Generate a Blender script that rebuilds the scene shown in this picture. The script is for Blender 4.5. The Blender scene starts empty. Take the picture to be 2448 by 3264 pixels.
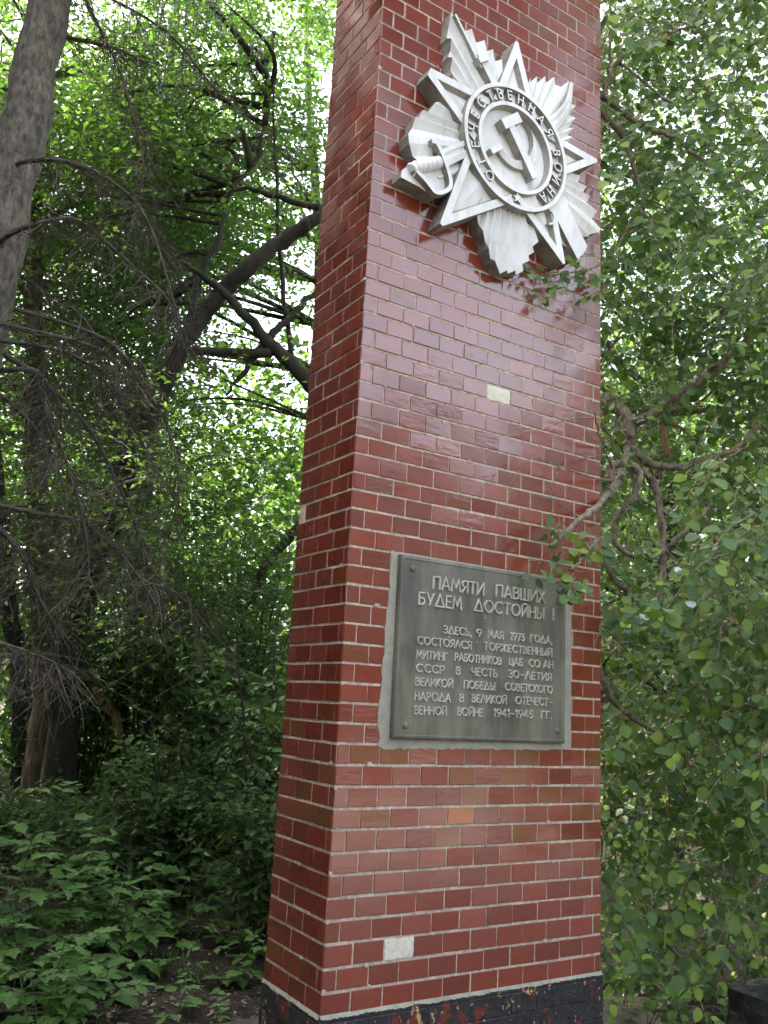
import bpy, math, random
import numpy as np
from mathutils import Vector, noise

# ------------------------------------------------------------------ camera, sky, sun, exposure
S = bpy.context.scene
COL = S.collection
GZ = 0.45                      # height of the painted plinth: tile rows are measured from its top
MC = np.array([[0.83995499, -0.15824309, -0.51907103],
               [-0.54013183, -0.1516445, -0.82780526],
               [0.05228019, 0.97568595, -0.21284668]])
CP = np.array([-1.60747267, -2.79664921, 1.03863427 + GZ])
FPX = 2793.13                  # focal length in pixels of the 2448 px wide photograph
cam_d = bpy.data.cameras.new("camera")
cam = bpy.data.objects.new("camera", cam_d)
COL.objects.link(cam)
from mathutils import Matrix
cam.matrix_world = Matrix([[*MC[0], CP[0]], [*MC[1], CP[1]], [*MC[2], CP[2]], [0, 0, 0, 1]])
cam_d.sensor_fit = 'HORIZONTAL'
cam_d.sensor_width = 36.0
cam_d.lens = FPX / 2448 * 36.0
cam_d.clip_start = 0.05
cam_d.clip_end = 500
S.camera = cam

SUN_AZ, SUN_EL = math.radians(-42), math.radians(56)     # azimuth from +y towards +x
world = bpy.data.worlds.new("World")
S.world = world
world.use_nodes = True
wn, wl = world.node_tree.nodes, world.node_tree.links
wn.clear()
sky = wn.new('ShaderNodeTexSky')
sky.sky_type = 'NISHITA'
sky.sun_disc = False
sky.sun_elevation = SUN_EL
sky.sun_rotation = SUN_AZ
sky.dust_density = 7.0
sky.air_density = 1.4
hsv = wn.new('ShaderNodeHueSaturation')
hsv.inputs['Saturation'].default_value = 0.55
bgn = wn.new('ShaderNodeBackground')
bgn.inputs['Strength'].default_value = 0.15
wout = wn.new('ShaderNodeOutputWorld')
wl.new(sky.outputs[0], hsv.inputs['Color'])
wl.new(hsv.outputs[0], bgn.inputs['Color'])
wl.new(bgn.outputs[0], wout.inputs['Surface'])
sun_d = bpy.data.lights.new("sun", 'SUN')
sun_d.energy = 3.2
sun_d.angle = math.radians(1.5)
sun_d.color = (1.0, 0.94, 0.84)
sun = bpy.data.objects.new("sun", sun_d)
COL.objects.link(sun)
SDIR = Vector((math.sin(SUN_AZ) * math.cos(SUN_EL), math.cos(SUN_AZ) * math.cos(SUN_EL), math.sin(SUN_EL)))
sun.rotation_euler = SDIR.to_track_quat('Z', 'Y').to_euler()
sun.location = SDIR * 40
S.view_settings.view_transform = 'Standard'
S.view_settings.look = 'None'
S.view_settings.exposure = 2.85
S.view_settings.gamma = 1.0
S.render.engine = 'CYCLES'
S.cycles.max_bounces = 7
S.cycles.diffuse_bounces = 4
S.cycles.transmission_bounces = 4
S.cycles.glossy_bounces = 2
S.cycles.sample_clamp_indirect = 8
S.cycles.use_denoising = True


def at(u, v, dist):
    """a point of the place seen at photograph pixel (u, v), dist metres from the camera"""
    d = MC @ np.array([(u - 1224) / FPX, -(v - 1632) / FPX, -1.0])
    return Vector(CP + d / np.linalg.norm(d) * dist)


# ------------------------------------------------------------------ materials
def mat(name):
    m = bpy.data.materials.new(name)
    m.use_nodes = True
    nt = m.node_tree
    nt.nodes.clear()
    out = nt.nodes.new('ShaderNodeOutputMaterial')
    return m, nt.nodes, nt.links, out


def principled(n, l, out, rough=0.7, col=None):
    b = n.new('ShaderNodeBsdfPrincipled')
    b.inputs['Roughness'].default_value = rough
    if col:
        b.inputs['Base Color'].default_value = (*col, 1)
    l.new(b.outputs[0], out.inputs['Surface'])
    return b


def noise_node(n, l, scale, detail=5, rough=0.6, coord='Object', stretch=None):
    tc = n.new('ShaderNodeTexCoord')
    t = n.new('ShaderNodeTexNoise')
    t.inputs['Scale'].default_value = scale
    t.inputs['Detail'].default_value = detail
    t.inputs['Roughness'].default_value = rough
    if stretch:
        mp = n.new('ShaderNodeMapping')
        mp.inputs['Scale'].default_value = stretch
        l.new(tc.outputs[coord], mp.inputs['Vector'])
        l.new(mp.outputs[0], t.inputs['Vector'])
    else:
        l.new(tc.outputs[coord], t.inputs['Vector'])
    return t


def ramp(n, l, src, stops, interp='LINEAR'):
    r = n.new('ShaderNodeValToRGB')
    r.color_ramp.interpolation = interp
    e = r.color_ramp.elements
    while len(e) > 1:
        e.remove(e[-1])
    e[0].position, e[0].color = stops[0][0], (*stops[0][1], 1)
    for p, c in stops[1:]:
        q = e.new(p)
        q.color = (*c, 1)
    l.new(src, r.inputs[0])
    return r


def bump(n, l, src, b, strength=0.3, dist=0.01, prev=None):
    bp = n.new('ShaderNodeBump')
    bp.inputs['Strength'].default_value = strength
    bp.inputs['Distance'].default_value = dist
    l.new(src, bp.inputs['Height'])
    if prev:
        l.new(prev.outputs[0], bp.inputs['Normal'])
    if b:
        l.new(bp.outputs[0], b.inputs['Normal'])
    return bp


def mixc(n, l, fac, a, b, mode='MIX'):
    m = n.new('ShaderNodeMix')
    m.data_type = 'RGBA'
    m.blend_type = mode
    for sock, val in ((m.inputs[0], fac), (m.inputs[6], a), (m.inputs[7], b)):
        if hasattr(val, 'links'):
            l.new(val, sock)
        elif isinstance(val, (int, float)):
            sock.default_value = val
        else:
            sock.default_value = (*val, 1)
    return m.outputs[2]


def m_leaf(name, cols, trans, tcol, gloss=0.08, rough=0.35):
    m, n, l, out = mat(name)
    g = n.new('ShaderNodeNewGeometry')
    r = ramp(n, l, g.outputs['Random Per Island'], [(i / max(1, len(cols) - 1), c) for i, c in enumerate(cols)])
    d = n.new('ShaderNodeBsdfDiffuse')
    l.new(r.outputs[0], d.inputs['Color'])
    t = n.new('ShaderNodeBsdfTranslucent')
    tc = mixc(n, l, 0.75, r.outputs[0], tcol)
    l.new(tc, t.inputs['Color'])
    ms = n.new('ShaderNodeMixShader')
    ms.inputs[0].default_value = trans
    l.new(d.outputs[0], ms.inputs[1])
    l.new(t.outputs[0], ms.inputs[2])
    gl = n.new('ShaderNodeBsdfGlossy')
    gl.inputs['Roughness'].default_value = rough
    lw = n.new('ShaderNodeFresnel')
    lw.inputs['IOR'].default_value = 1.4
    mm = n.new('ShaderNodeMath')
    mm.operation = 'MULTIPLY'
    mm.inputs[1].default_value = gloss * 10
    l.new(lw.outputs[0], mm.inputs[0])
    m2 = n.new('ShaderNodeMixShader')
    l.new(mm.outputs[0], m2.inputs[0])
    l.new(ms.outputs[0], m2.inputs[1])
    l.new(gl.outputs[0], m2.inputs[2])
    l.new(m2.outputs[0], out.inputs['Surface'])
    return m


def m_bark(name, dark, light, scale=9, stretch=(1, 1, 0.22), strength=0.9):
    m, n, l, out = mat(name)
    b = principled(n, l, out, 0.9)
    t = noise_node(n, l, scale, 8, 0.65, 'Object', stretch)
    t2 = noise_node(n, l, scale * 0.25, 4, 0.6)
    r = ramp(n, l, t.outputs['Fac'], [(0.32, dark), (0.62, light)])
    r2 = ramp(n, l, t2.outputs['Fac'], [(0.35, (0.6, 0.62, 0.55)), (0.7, (1.1, 1.05, 1.0))])
    c = mixc(n, l, 1.0, r.outputs[0], r2.outputs[0], 'MULTIPLY')
    l.new(c, b.inputs['Base Color'])
    bump(n, l, t.outputs['Fac'], b, strength, 0.03)
    return m


def m_tile():
    m, n, l, out = mat("glazed_tile")
    b = principled(n, l, out, 0.1)
    at_ = n.new('ShaderNodeAttribute')
    at_.attribute_name = "tilecol"
    t = noise_node(n, l, 34, 5, 0.6)
    t2 = noise_node(n, l, 9, 4, 0.6, 'Object', (1, 1, 3.2))
    r = ramp(n, l, t.outputs['Fac'], [(0.3, (0.9, 0.88, 0.86)), (0.7, (1.08, 1.1, 1.1))])
    c = mixc(n, l, 1.0, at_.outputs['Color'], r.outputs[0], 'MULTIPLY')
    sp = noise_node(n, l, 150, 2, 0.5)
    spr = ramp(n, l, sp.outputs['Fac'], [(0.755, (0, 0, 0)), (0.775, (1, 1, 1))])
    c2 = mixc(n, l, spr.outputs[0], c, (0.55, 0.42, 0.33))
    l.new(c2, b.inputs['Base Color'])
    # alpha of the attribute says how wavy the glaze of this tile is
    b.inputs['IOR'].default_value = 2.0
    dust = noise_node(n, l, 3.2, 4, 0.6)
    dr = ramp(n, l, dust.outputs['Fac'], [(0.35, (0.07, 0.07, 0.07)), (0.75, (0.26, 0.26, 0.26))])
    l.new(dr.outputs[0], b.inputs['Roughness'])
    mm = n.new('ShaderNodeMath')
    mm.operation = 'MULTIPLY'
    l.new(t2.outputs['Fac'], mm.inputs[0])
    l.new(at_.outputs['Alpha'], mm.inputs[1])
    bp = bump(n, l, mm.outputs[0], None, 0.7, 0.0022)
    t3 = noise_node(n, l, 75, 3, 0.55)
    bump(n, l, t3.outputs['Fac'], b, 0.14, 0.002, bp)
    return m


def m_simple(name, dark, light, scale, rough=0.85, strength=0.4, dist=0.01, lo=0.35, hi=0.68):
    m, n, l, out = mat(name)
    b = principled(n, l, out, rough)
    t = noise_node(n, l, scale, 8, 0.65)
    r = ramp(n, l, t.outputs['Fac'], [(lo, dark), (hi, light)])
    t2 = noise_node(n, l, scale * 0.12, 4, 0.6)
    r2 = ramp(n, l, t2.outputs['Fac'], [(0.3, (0.82, 0.82, 0.8)), (0.7, (1.08, 1.07, 1.06))])
    l.new(mixc(n, l, 1.0, r.outputs[0], r2.outputs[0], 'MULTIPLY'), b.inputs['Base Color'])
    bump(n, l, t.outputs['Fac'], b, strength, dist)
    return m


def m_plinth():
    m, n, l, out = mat("peeling_black_paint")
    b = principled(n, l, out, 0.45)
    t = noise_node(n, l, 7, 7, 0.68)
    t2 = noise_node(n, l, 11, 6, 0.7, 'Object', (1.3, 1, 0.8))
    t3 = noise_node(n, l, 60, 4, 0.6)
    base = ramp(n, l, t3.outputs['Fac'], [(0.35, (0.012, 0.0125, 0.015)), (0.7, (0.042, 0.042, 0.047))])
    red = ramp(n, l, t.outputs['Fac'], [(0.57, (0, 0, 0)), (0.59, (1, 1, 1))])
    c1 = mixc(n, l, red.outputs[0], base.outputs[0], (0.15, 0.028, 0.02))
    cre = ramp(n, l, t2.outputs['Fac'], [(0.615, (0, 0, 0)), (0.63, (1, 1, 1))])
    c2 = mixc(n, l, cre.outputs[0], c1, (0.55, 0.36, 0.17))
    t4 = noise_node(n, l, 38, 3, 0.6)
    spk = ramp(n, l, t4.outputs['Fac'], [(0.65, (0, 0, 0)), (0.665, (1, 1, 1))])
    c3 = mixc(n, l, spk.outputs[0], c2, (0.42, 0.2, 0.12))
    l.new(c3, b.inputs['Base Color'])
    bp = bump(n, l, t.outputs['Fac'], None, 0.25, 0.01)
    bump(n, l, t3.outputs['Fac'], b, 0.25, 0.006, bp)
    return m


def m_bronze():
    m, n, l, out = mat("weathered_bronze")
    b = principled(n, l, out, 0.42)
    t = noise_node(n, l, 5.5, 7, 0.62)
    t2 = noise_node(n, l, 4, 5, 0.6, 'Object', (3.2, 1, 0.6))
    t3 = noise_node(n, l, 90, 4, 0.6)
    r = ramp(n, l, t.outputs['Fac'], [(0.3, (0.11, 0.108, 0.083)), (0.48, (0.185, 0.175, 0.135)), (0.62, (0.165, 0.158, 0.138)), (0.74, (0.215, 0.17, 0.11))])
    r2 = ramp(n, l, t2.outputs['Fac'], [(0.36, (0.55, 0.56, 0.58)), (0.6, (1.05, 1.05, 1.0))])
    c = mixc(n, l, 1.0, r.outputs[0], r2.outputs[0], 'MULTIPLY')
    t4 = noise_node(n, l, 27, 3, 0.6)
    wr = ramp(n, l, t4.outputs['Fac'], [(0.715, (0, 0, 0)), (0.735, (1, 1, 1))])
    c = mixc(n, l, wr.outputs[0], c, (0.3, 0.29, 0.24))
    l.new(c, b.inputs['Base Color'])
    b.inputs['Metallic'].default_value = 0.1
    bump(n, l, t3.outputs['Fac'], b, 0.12, 0.003)
    return m


def m_ground():
    m, n, l, out = mat("forest_soil")
    b = principled(n, l, out, 0.95)
    t = noise_node(n, l, 22, 8, 0.72)
    t2 = noise_node(n, l, 1.3, 5, 0.6)
    r = ramp(n, l, t.outputs['Fac'], [(0.3, (0.022, 0.016, 0.012)), (0.55, (0.062, 0.045, 0.035)), (0.75, (0.12, 0.09, 0.07))])
    r2 = ramp(n, l, t2.outputs['Fac'], [(0.35, (0.75, 0.75, 0.72)), (0.7, (1.15, 1.1, 1.05))])
    l.new(mixc(n, l, 1.0, r.outputs[0], r2.outputs[0], 'MULTIPLY'), b.inputs['Base Color'])
    bump(n, l, t.outputs['Fac'], b, 1.0, 0.04)
    return m


def m_needle(name, c):
    return m_leaf(name, [tuple(x * 0.7 for x in c), c, tuple(x * 1.3 for x in c)], 0.15, c)


M = {}
M['tile'] = m_tile()
M['mortar'] = m_simple("mortar", (0.27, 0.22, 0.17), (0.63, 0.54, 0.43), 42, 0.9, 0.5, 0.004, 0.3, 0.6)
M['cement'] = m_simple("cement_bed", (0.3, 0.29, 0.235), (0.43, 0.415, 0.345), 25, 0.9, 0.35, 0.004)
M['screed'] = m_simple("bare_screed", (0.56, 0.5, 0.4), (0.8, 0.75, 0.64), 45, 0.9, 0.8, 0.008, 0.3, 0.5)
M['plinth'] = m_plinth()
M['bronze'] = m_bronze()
M['bronze_worn'] = m_simple("worn_bronze_letter", (0.4, 0.39, 0.33), (0.6, 0.585, 0.51), 45, 0.5, 0.1, 0.002)
M['white'] = m_simple("whitewashed_plaster", (0.75, 0.75, 0.745), (0.87, 0.87, 0.868), 11, 0.75, 0.22, 0.008, 0.28, 0.55)
_n, _l = M['white'].node_tree.nodes, M['white'].node_tree.links
_p = [x for x in _n if x.type == 'BSDF_PRINCIPLED'][0]
_src = _p.inputs['Base Color'].links[0].from_socket
_st = noise_node(_n, _l, 9, 6, 0.7, 'Object', (2.2, 1, 0.35))
_sr = ramp(_n, _l, _st.outputs['Fac'], [(0.3, (0.8, 0.79, 0.76)), (0.52, (1, 1, 1))])
_l.new(mixc(_n, _l, 1.0, _src, _sr.outputs[0], 'MULTIPLY'), _p.inputs['Base Color'])
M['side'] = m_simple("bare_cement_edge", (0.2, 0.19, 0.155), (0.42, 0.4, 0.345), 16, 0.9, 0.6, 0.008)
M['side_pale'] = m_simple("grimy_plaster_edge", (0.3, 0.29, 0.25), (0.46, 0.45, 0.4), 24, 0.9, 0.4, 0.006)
M['slab'] = m_simple("slab_concrete", (0.05, 0.045, 0.04), (0.105, 0.095, 0.085), 18, 0.85, 0.35, 0.006)
M['pale_path'] = m_simple("pale_path_concrete", (0.12, 0.108, 0.095), (0.2, 0.182, 0.162), 6, 0.85, 0.3, 0.006)
M['block'] = m_simple("black_painted_stone", (0.014, 0.015, 0.017), (0.07, 0.07, 0.074), 9, 0.6, 0.9, 0.03)
M['soil'] = m_ground()
M['bark_grey'] = m_bark("grey_bark", (0.075, 0.064, 0.056), (0.33, 0.285, 0.245), 30, (1, 1, 0.42), 1.0)
M['bark_dark'] = m_bark("dark_bark", (0.02, 0.017, 0.014), (0.085, 0.07, 0.057))
M['bark_brown'] = m_bark("brown_bark", (0.05, 0.036, 0.026), (0.19, 0.14, 0.1), 16, (1, 1, 0.3))
M['bark_apple'] = m_bark("apple_bark", (0.1, 0.078, 0.06), (0.36, 0.29, 0.225), 30, (1, 1, 0.5), 0.6)
M['twig_grey'] = m_simple("dry_twig", (0.07, 0.058, 0.045), (0.17, 0.145, 0.115), 20, 0.9, 0.2)
M['twig_green'] = m_simple("green_twig", (0.06, 0.06, 0.03), (0.13, 0.13, 0.07), 20, 0.8, 0.2)
M['wood_raw'] = m_bark("torn_wood", (0.22, 0.12, 0.06), (0.5, 0.34, 0.2), 40, (1, 1, 0.08))
M['leaf_apple'] = m_leaf("apple_leaf", [(0.065, 0.122, 0.058), (0.09, 0.165, 0.07), (0.115, 0.195, 0.078), (0.135, 0.22, 0.07), (0.17, 0.26, 0.062), (0.28, 0.41, 0.06)], 0.4, (0.2, 0.34, 0.04), 0.06, 0.45)
M['leaf_wood'] = m_leaf("forest_leaf", [(0.035, 0.085, 0.022), (0.05, 0.118, 0.027), (0.062, 0.14, 0.028), (0.08, 0.165, 0.032)], 0.52, (0.2, 0.4, 0.04), 0.05, 0.45)
M['leaf_far'] = m_leaf("far_leaf", [(0.045, 0.105, 0.024), (0.065, 0.14, 0.028), (0.09, 0.17, 0.034)], 0.5, (0.2, 0.36, 0.045), 0.03, 0.5)
M['leaf_under'] = m_leaf("seedling_leaf", [(0.08, 0.175, 0.045), (0.11, 0.22, 0.05), (0.14, 0.27, 0.055)], 0.36, (0.17, 0.36, 0.03), 0.05, 0.5)
M['leaf_shade'] = m_leaf("understorey_leaf", [(0.03, 0.075, 0.022), (0.045, 0.105, 0.025), (0.06, 0.13, 0.03)], 0.42, (0.15, 0.31, 0.03), 0.04, 0.5)
M['blossom'] = m_leaf("withered_blossom", [(0.35, 0.24, 0.1), (0.5, 0.4, 0.22), (0.55, 0.5, 0.35)], 0.25, (0.5, 0.35, 0.15), 0.0)
M['needle'] = m_needle("spruce_needle", (0.035, 0.07, 0.04))
M['leaf_dark'] = m_leaf("dark_unseen_leaf", [(0.012, 0.022, 0.012), (0.018, 0.032, 0.016), (0.025, 0.042, 0.02)], 0.1, (0.04, 0.07, 0.02), 0.0)  # leaves of the unseen woods, made dark to dim what the glaze mirrors
M['litter'] = m_leaf("dry_litter", [(0.06, 0.04, 0.028), (0.13, 0.085, 0.06), (0.2, 0.15, 0.11), (0.4, 0.34, 0.28)], 0.1, (0.3, 0.2, 0.1), 0.0)


# ------------------------------------------------------------------ helpers for objects and meshes
def tag(o, label=None, cat=None, group=None, kind=None):
    for k, v in (('label', label), ('category', cat), ('group', group), ('kind', kind)):
        if v:
            o[k] = v
    return o


def empty(name, loc, label, cat, group=None):
    o = bpy.data.objects.new(name, None)
    o.location = loc
    o.empty_display_size = 0.2
    COL.objects.link(o)
    return tag(o, label, cat, group)


class MB:
    """collects polygons; build() links them as one mesh object"""

    def __init__(self):
        self.v, self.f, self.mi, self.sm, self.col = [], [], [], [], []

    def add(self, verts, faces, mi=0, smooth=False, col=None):
        o = len(self.v)
        self.v += [tuple(p) for p in verts]
        for f in faces:
            self.f.append(tuple(i + o for i in f))
            self.mi.append(mi)
            self.sm.append(smooth)
            self.col.append(col)

    def box(self, lo, hi, mi=0):
        (x0, y0, z0), (x1, y1, z1) = lo, hi
        v = [(x0, y0, z0), (x1, y0, z0), (x1, y1, z0), (x0, y1, z0), (x0, y0, z1), (x1, y0, z1), (x1, y1, z1), (x0, y1, z1)]
        self.add(v, [(0, 3, 2, 1), (4, 5, 6, 7), (0, 1, 5, 4), (1, 2, 6, 5), (2, 3, 7, 6), (3, 0, 4, 7)], mi)

    def tube(self, pts, rad, sides=6, mi=0, cap=True):
        pts = [Vector(p) for p in pts]
        if isinstance(rad, (int, float)):
            rad = [rad] * len(pts)
        vs = []
        a = None
        for i, p in enumerate(pts):
            t = (pts[min(i + 1, len(pts) - 1)] - pts[max(i - 1, 0)])
            t = t.normalized() if t.length > 1e-9 else Vector((0, 0, 1))
            if a is None:
                a = t.cross(Vector((0.13, 0.31, 0.94)))
                if a.length < 0.1:
                    a = t.cross(Vector((1, 0.2, 0)))
            a = a - t * a.dot(t)
            if a.length < 1e-4:
                a = t.cross(Vector((1, 0.2, 0)))
            a.normalize()
            b = t.cross(a)
            for k in range(sides):
                an = 2 * math.pi * k / sides
                vs.append(p + (a * math.cos(an) + b * math.sin(an)) * rad[i])
        fs = []
        for i in range(len(pts) - 1):
            for k in range(sides):
                k2 = (k + 1) % sides
                fs.append((i * sides + k, i * sides + k2, (i + 1) * sides + k2, (i + 1) * sides + k))
        if cap and sides > 3:
            fs.append(tuple(range(sides))[::-1])
            fs.append(tuple((len(pts) - 1) * sides + k for k in range(sides)))
        self.add(vs, fs, mi, sides > 3)

    def build(self, name, mats, parent=None, loc=None):
        me = bpy.data.meshes.new(name)
        me.from_pydata(self.v, [], self.f)
        for m in (mats if isinstance(mats, (list, tuple)) else [mats]):
            me.materials.append(m)
        if self.f:
            me.polygons.foreach_set('material_index', self.mi)
            me.polygons.foreach_set('use_smooth', self.sm)
        if any(c is not None for c in self.col):
            ca = me.color_attributes.new("tilecol", 'FLOAT_COLOR', 'CORNER')
            buf = np.zeros((len(me.loops), 4), np.float32)
            i = 0
            for f, c in zip(self.f, self.col):
                buf[i:i + len(f)] = c if c is not None else (0.3, 0.3, 0.3, 1)
                i += len(f)
            ca.data.foreach_set('color', buf.ravel())
        me.update()
        o = bpy.data.objects.new(name, me)
        COL.objects.link(o)
        if parent is not None:
            o.parent = parent
        return o


def catmull(pts, n=5):
    P = [Vector(p) for p in pts]
    P = [P[0] * 2 - P[1]] + P + [P[-1] * 2 - P[-2]]
    out = []
    for i in range(1, len(P) - 2):
        a, b, c, d = P[i - 1:i + 3]
        for k in range(n):
            t = k / n
            out.append(0.5 * ((2 * b) + (c - a) * t + (2 * a - 5 * b + 4 * c - d) * t * t + (3 * b - a - 3 * c + d) * t ** 3))
    out.append(P[-2])
    return out


def lerp_list(vals, n):
    x = np.linspace(0, len(vals) - 1, n)
    return list(np.interp(x, range(len(vals)), vals))


# leaf shapes: along +x from 0 to 1, blade in xy, z is the upper side
T_ROUND = (np.array([(0, 0, 0), (.36, 0, -.02), (.7, 0, -.02), (1, 0, -.1), (.1, .24, .05), (.42, .42, .1), (.77, .29, .03),
                     (.1, -.24, .05), (.42, -.42, .1), (.77, -.29, .03), (-.5, .012, .03), (-.5, -.012, .03)]),
           [(0, 1, 5, 4), (1, 2, 6, 5), (2, 3, 6), (0, 7, 8, 1), (1, 8, 9, 2), (2, 9, 3), (0, 10, 11)])
T_OVAL = (np.array([(0, 0, 0), (.5, 0, -.03), (1, 0, -.09), (.22, .24, .05), (.62, .25, .05), (.22, -.24, .05), (.62, -.25, .05)]),
          [(0, 1, 4, 3), (1, 2, 4), (0, 5, 6, 1), (1, 6, 2)])
T_FAR = (np.array([(0, 0, 0), (1, 0, -.08), (.42, .36, .06), (.42, -.36, .06)]), [(0, 1, 2), (0, 3, 1)])
T_LOBE = (np.array([(0, 0, 0), (.3, 0, -.02), (.55, 0, -.03), (.78, 0, -.05), (1, 0, -.12),
                    (.14, .17, .03), (.38, .34, .06), (.46, .22, .03), (.68, .31, .03), (.74, .14, 0),
                    (.14, -.17, .03), (.38, -.34, .06), (.46, -.22, .03), (.68, -.31, .03), (.74, -.14, 0)]),
          [(0, 1, 6, 5), (1, 2, 7, 6), (2, 3, 8, 7), (3, 9, 8), (3, 4, 9), (0, 10, 11, 1), (1, 11, 12, 2), (2, 12, 13, 3), (3, 13, 14), (3, 14, 4)])
T_CHIP = (np.array([(0, 0, 0), (1, .1, .1), (.6, .5, 0), (.3, -.4, .08)]), [(0, 1, 2), (0, 3, 1)])


def leaf_mesh(name, pos, direc, normal, size, tmpl, mats, parent=None, extra=None, width=1.0, rng=None):
    """one mesh of many leaves; direc = where the tip points, normal = upper side; extra = MB of stems (second material)"""
    tv, tf = tmpl
    pos, direc, normal = np.asarray(pos, float), np.asarray(direc, float), np.asarray(normal, float)
    size = np.asarray(size, float)
    N = len(pos)
    x = direc / np.maximum(np.linalg.norm(direc, axis=1, keepdims=True), 1e-9)
    z = normal - x * (normal * x).sum(1, keepdims=True)
    z /= np.maximum(np.linalg.norm(z, axis=1, keepdims=True), 1e-9)
    y = np.cross(z, x)
    k = len(tv)
    V = (pos[:, None, :] + size[:, None, None] * (tv[None, :, 0:1] * x[:, None, :] + (width * (0.8 + 0.35 * np.random.RandomState(N).rand(N)))[:, None, None] * tv[None, :, 1:2] * y[:, None, :] + tv[None, :, 2:3] * z[:, None, :])).reshape(-1, 3)
    lens = np.array([len(f) for f in tf])
    idx = np.concatenate([np.array(f) for f in tf])
    loops = (idx[None, :] + (np.arange(N) * k)[:, None]).ravel()
    ll = np.tile(lens, N)
    mi = np.zeros(len(ll), np.int32)
    if extra is not None and extra.v:
        o = len(V)
        V = np.concatenate([V, np.array([tuple(p) for p in extra.v])])
        loops = np.concatenate([loops, np.array([i + o for f in extra.f for i in f])])
        el = np.array([len(f) for f in extra.f])
        ll = np.concatenate([ll, el])
        mi = np.concatenate([mi, np.ones(len(el), np.int32)])
    me = bpy.data.meshes.new(name)
    me.vertices.add(len(V))
    me.vertices.foreach_set('co', V.astype(np.float32).ravel())
    me.loops.add(len(loops))
    me.loops.foreach_set('vertex_index', loops.astype(np.int32))
    me.polygons.add(len(ll))
    me.polygons.foreach_set('loop_start', np.concatenate([[0], np.cumsum(ll)[:-1]]).astype(np.int32))
    me.polygons.foreach_set('material_index', mi)
    me.update(calc_edges=True)
    for m in mats:
        me.materials.append(m)
    ob = bpy.data.objects.new(name, me)
    COL.objects.link(ob)
    if parent is not None:
        ob.parent = parent
    return ob


class Leaves:
    def __init__(self, seed):
        self.p, self.d, self.n, self.s = [], [], [], []
        self.w = MB()
        self.r = random.Random(seed)

    def leaf(self, p, d, n, s):
        self.p.append(tuple(p))
        self.d.append(tuple(d))
        self.n.append(tuple(n))
        self.s.append(s)

    def rv(self, s=1.0):
        g = self.r.gauss
        return Vector((g(0, s), g(0, s), g(0, s)))

    def twig(self, p, d, length, nleaf, size, droop=0.5, spread=0.9, rad=0.003, stem=True, face=None, rosette=0):
        """a curved twig from p along d carrying alternate leaves"""
        r = self.r
        d = Vector(d).normalized()
        pts = [Vector(p)]
        st = 5
        for i in range(st):
            d = (d + Vector((0, 0, -droop * 0.22)) + self.rv(0.1)).normalized()
            pts.append(pts[-1] + d * (length / st))
        if stem:
            self.w.tube(pts, lerp_list([rad, rad * 0.45], len(pts)), 3, 1, False)
        up = Vector(face) if face is not None else Vector((0, 0, 1))
        for i in range(nleaf):
            t = (i + 0.6 + r.uniform(-.3, .3)) / nleaf * st
            k = min(int(t), st - 1)
            q = pts[k].lerp(pts[k + 1], t - k)
            ax = (pts[k + 1] - pts[k]).normalized()
            side = ax.cross(up)
            if side.length < 0.1:
                side = ax.cross(Vector((1, 0, 0)))
            side.normalize()
            s = -1 if i % 2 else 1
            dr = (ax * r.uniform(.1, .8) + side * s * spread * r.uniform(.5, 1.1) + Vector((0, 0, -0.35 * droop)) + self.rv(0.25))
            nn = up + self.rv(0.42) + side * s * 0.25
            sz = size * r.uniform(.6, 1.15)
            off = dr.normalized() * sz * 0.4
            self.leaf(q + off, dr, nn, sz)
        for i in range(rosette):
            a = 2 * math.pi * (i + r.uniform(-.3, .3)) / rosette
            e1 = d.cross(up)
            e1 = e1.normalized() if e1.length > .1 else Vector((1, 0, 0))
            e2 = up.normalized()
            dr = e1 * math.cos(a) + e2 * math.sin(a) * .6 + d * .6
            self.leaf(pts[-1] + dr.normalized() * size * .35, dr, up + self.rv(.35) + d * .4, size * r.uniform(.6, 1.15))
        return pts

    def build(self, name, tmpl, mats, parent=None, width=1.0):
        return leaf_mesh(name, self.p, self.d, self.n, self.s, tmpl, mats, parent, self.w, width)


def puffs(L, centre, radii, n_puff, n_twig, nleaf, size, rng, tlen=0.45, droop=0.4, r_puff=0.7, shell=0.55, stem=True, hole=None, rad=0.004, origin=None, limbs=None, ok=None, limb_p=1.0):
    """a crown: leaf clumps spread through an ellipsoid, each on a limb that comes from the trunk"""
    c = Vector(centre)
    for i in range(n_puff):
        for _ in range(30):
            v = Vector((rng.uniform(-1, 1), rng.uniform(-1, 1), rng.uniform(-1, 1)))
            if v.length < 1 and v.length > shell * rng.random():
                break
        q = c + Vector((v.x * radii[0], v.y * radii[1], v.z * radii[2]))
        if hole and any((q - h).length < hr for h, hr in hole):
            continue
        if q.z < 0.3 or (ok and not ok(q)):
            continue
        if limbs is not None and origin is not None and rng.random() < limb_p:
            s = Vector(origin(q))
            mid = s.lerp(q, 0.5) + Vector((rng.gauss(0, .15), rng.gauss(0, .15), rng.uniform(.0, .35)))
            pts = catmull([s, mid, q], 5)
            limbs.tube(pts, lerp_list([0.03 * rng.uniform(.6, 1.5), 0.007], len(pts)), 5)
        rp = r_puff * rng.uniform(.6, 1.25)
        for j in range(n_twig):
            o = Vector((rng.gauss(0, .5), rng.gauss(0, .5), rng.gauss(0, .38))) * rp
            d = (o + Vector((rng.gauss(0, .3), rng.gauss(0, .3), .12 * rp))).normalized()
            if hole and any((q + o - h).length < hr for h, hr in hole):
                continue
            L.twig(q + o * .7, d, tlen * rng.uniform(.6, 1.3), nleaf, size, droop, 0.9, rad, stem)
def child_fix(o, parent):
    o.parent = parent
    o.matrix_parent_inverse = Matrix.Translation(-Vector(parent.location))


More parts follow.
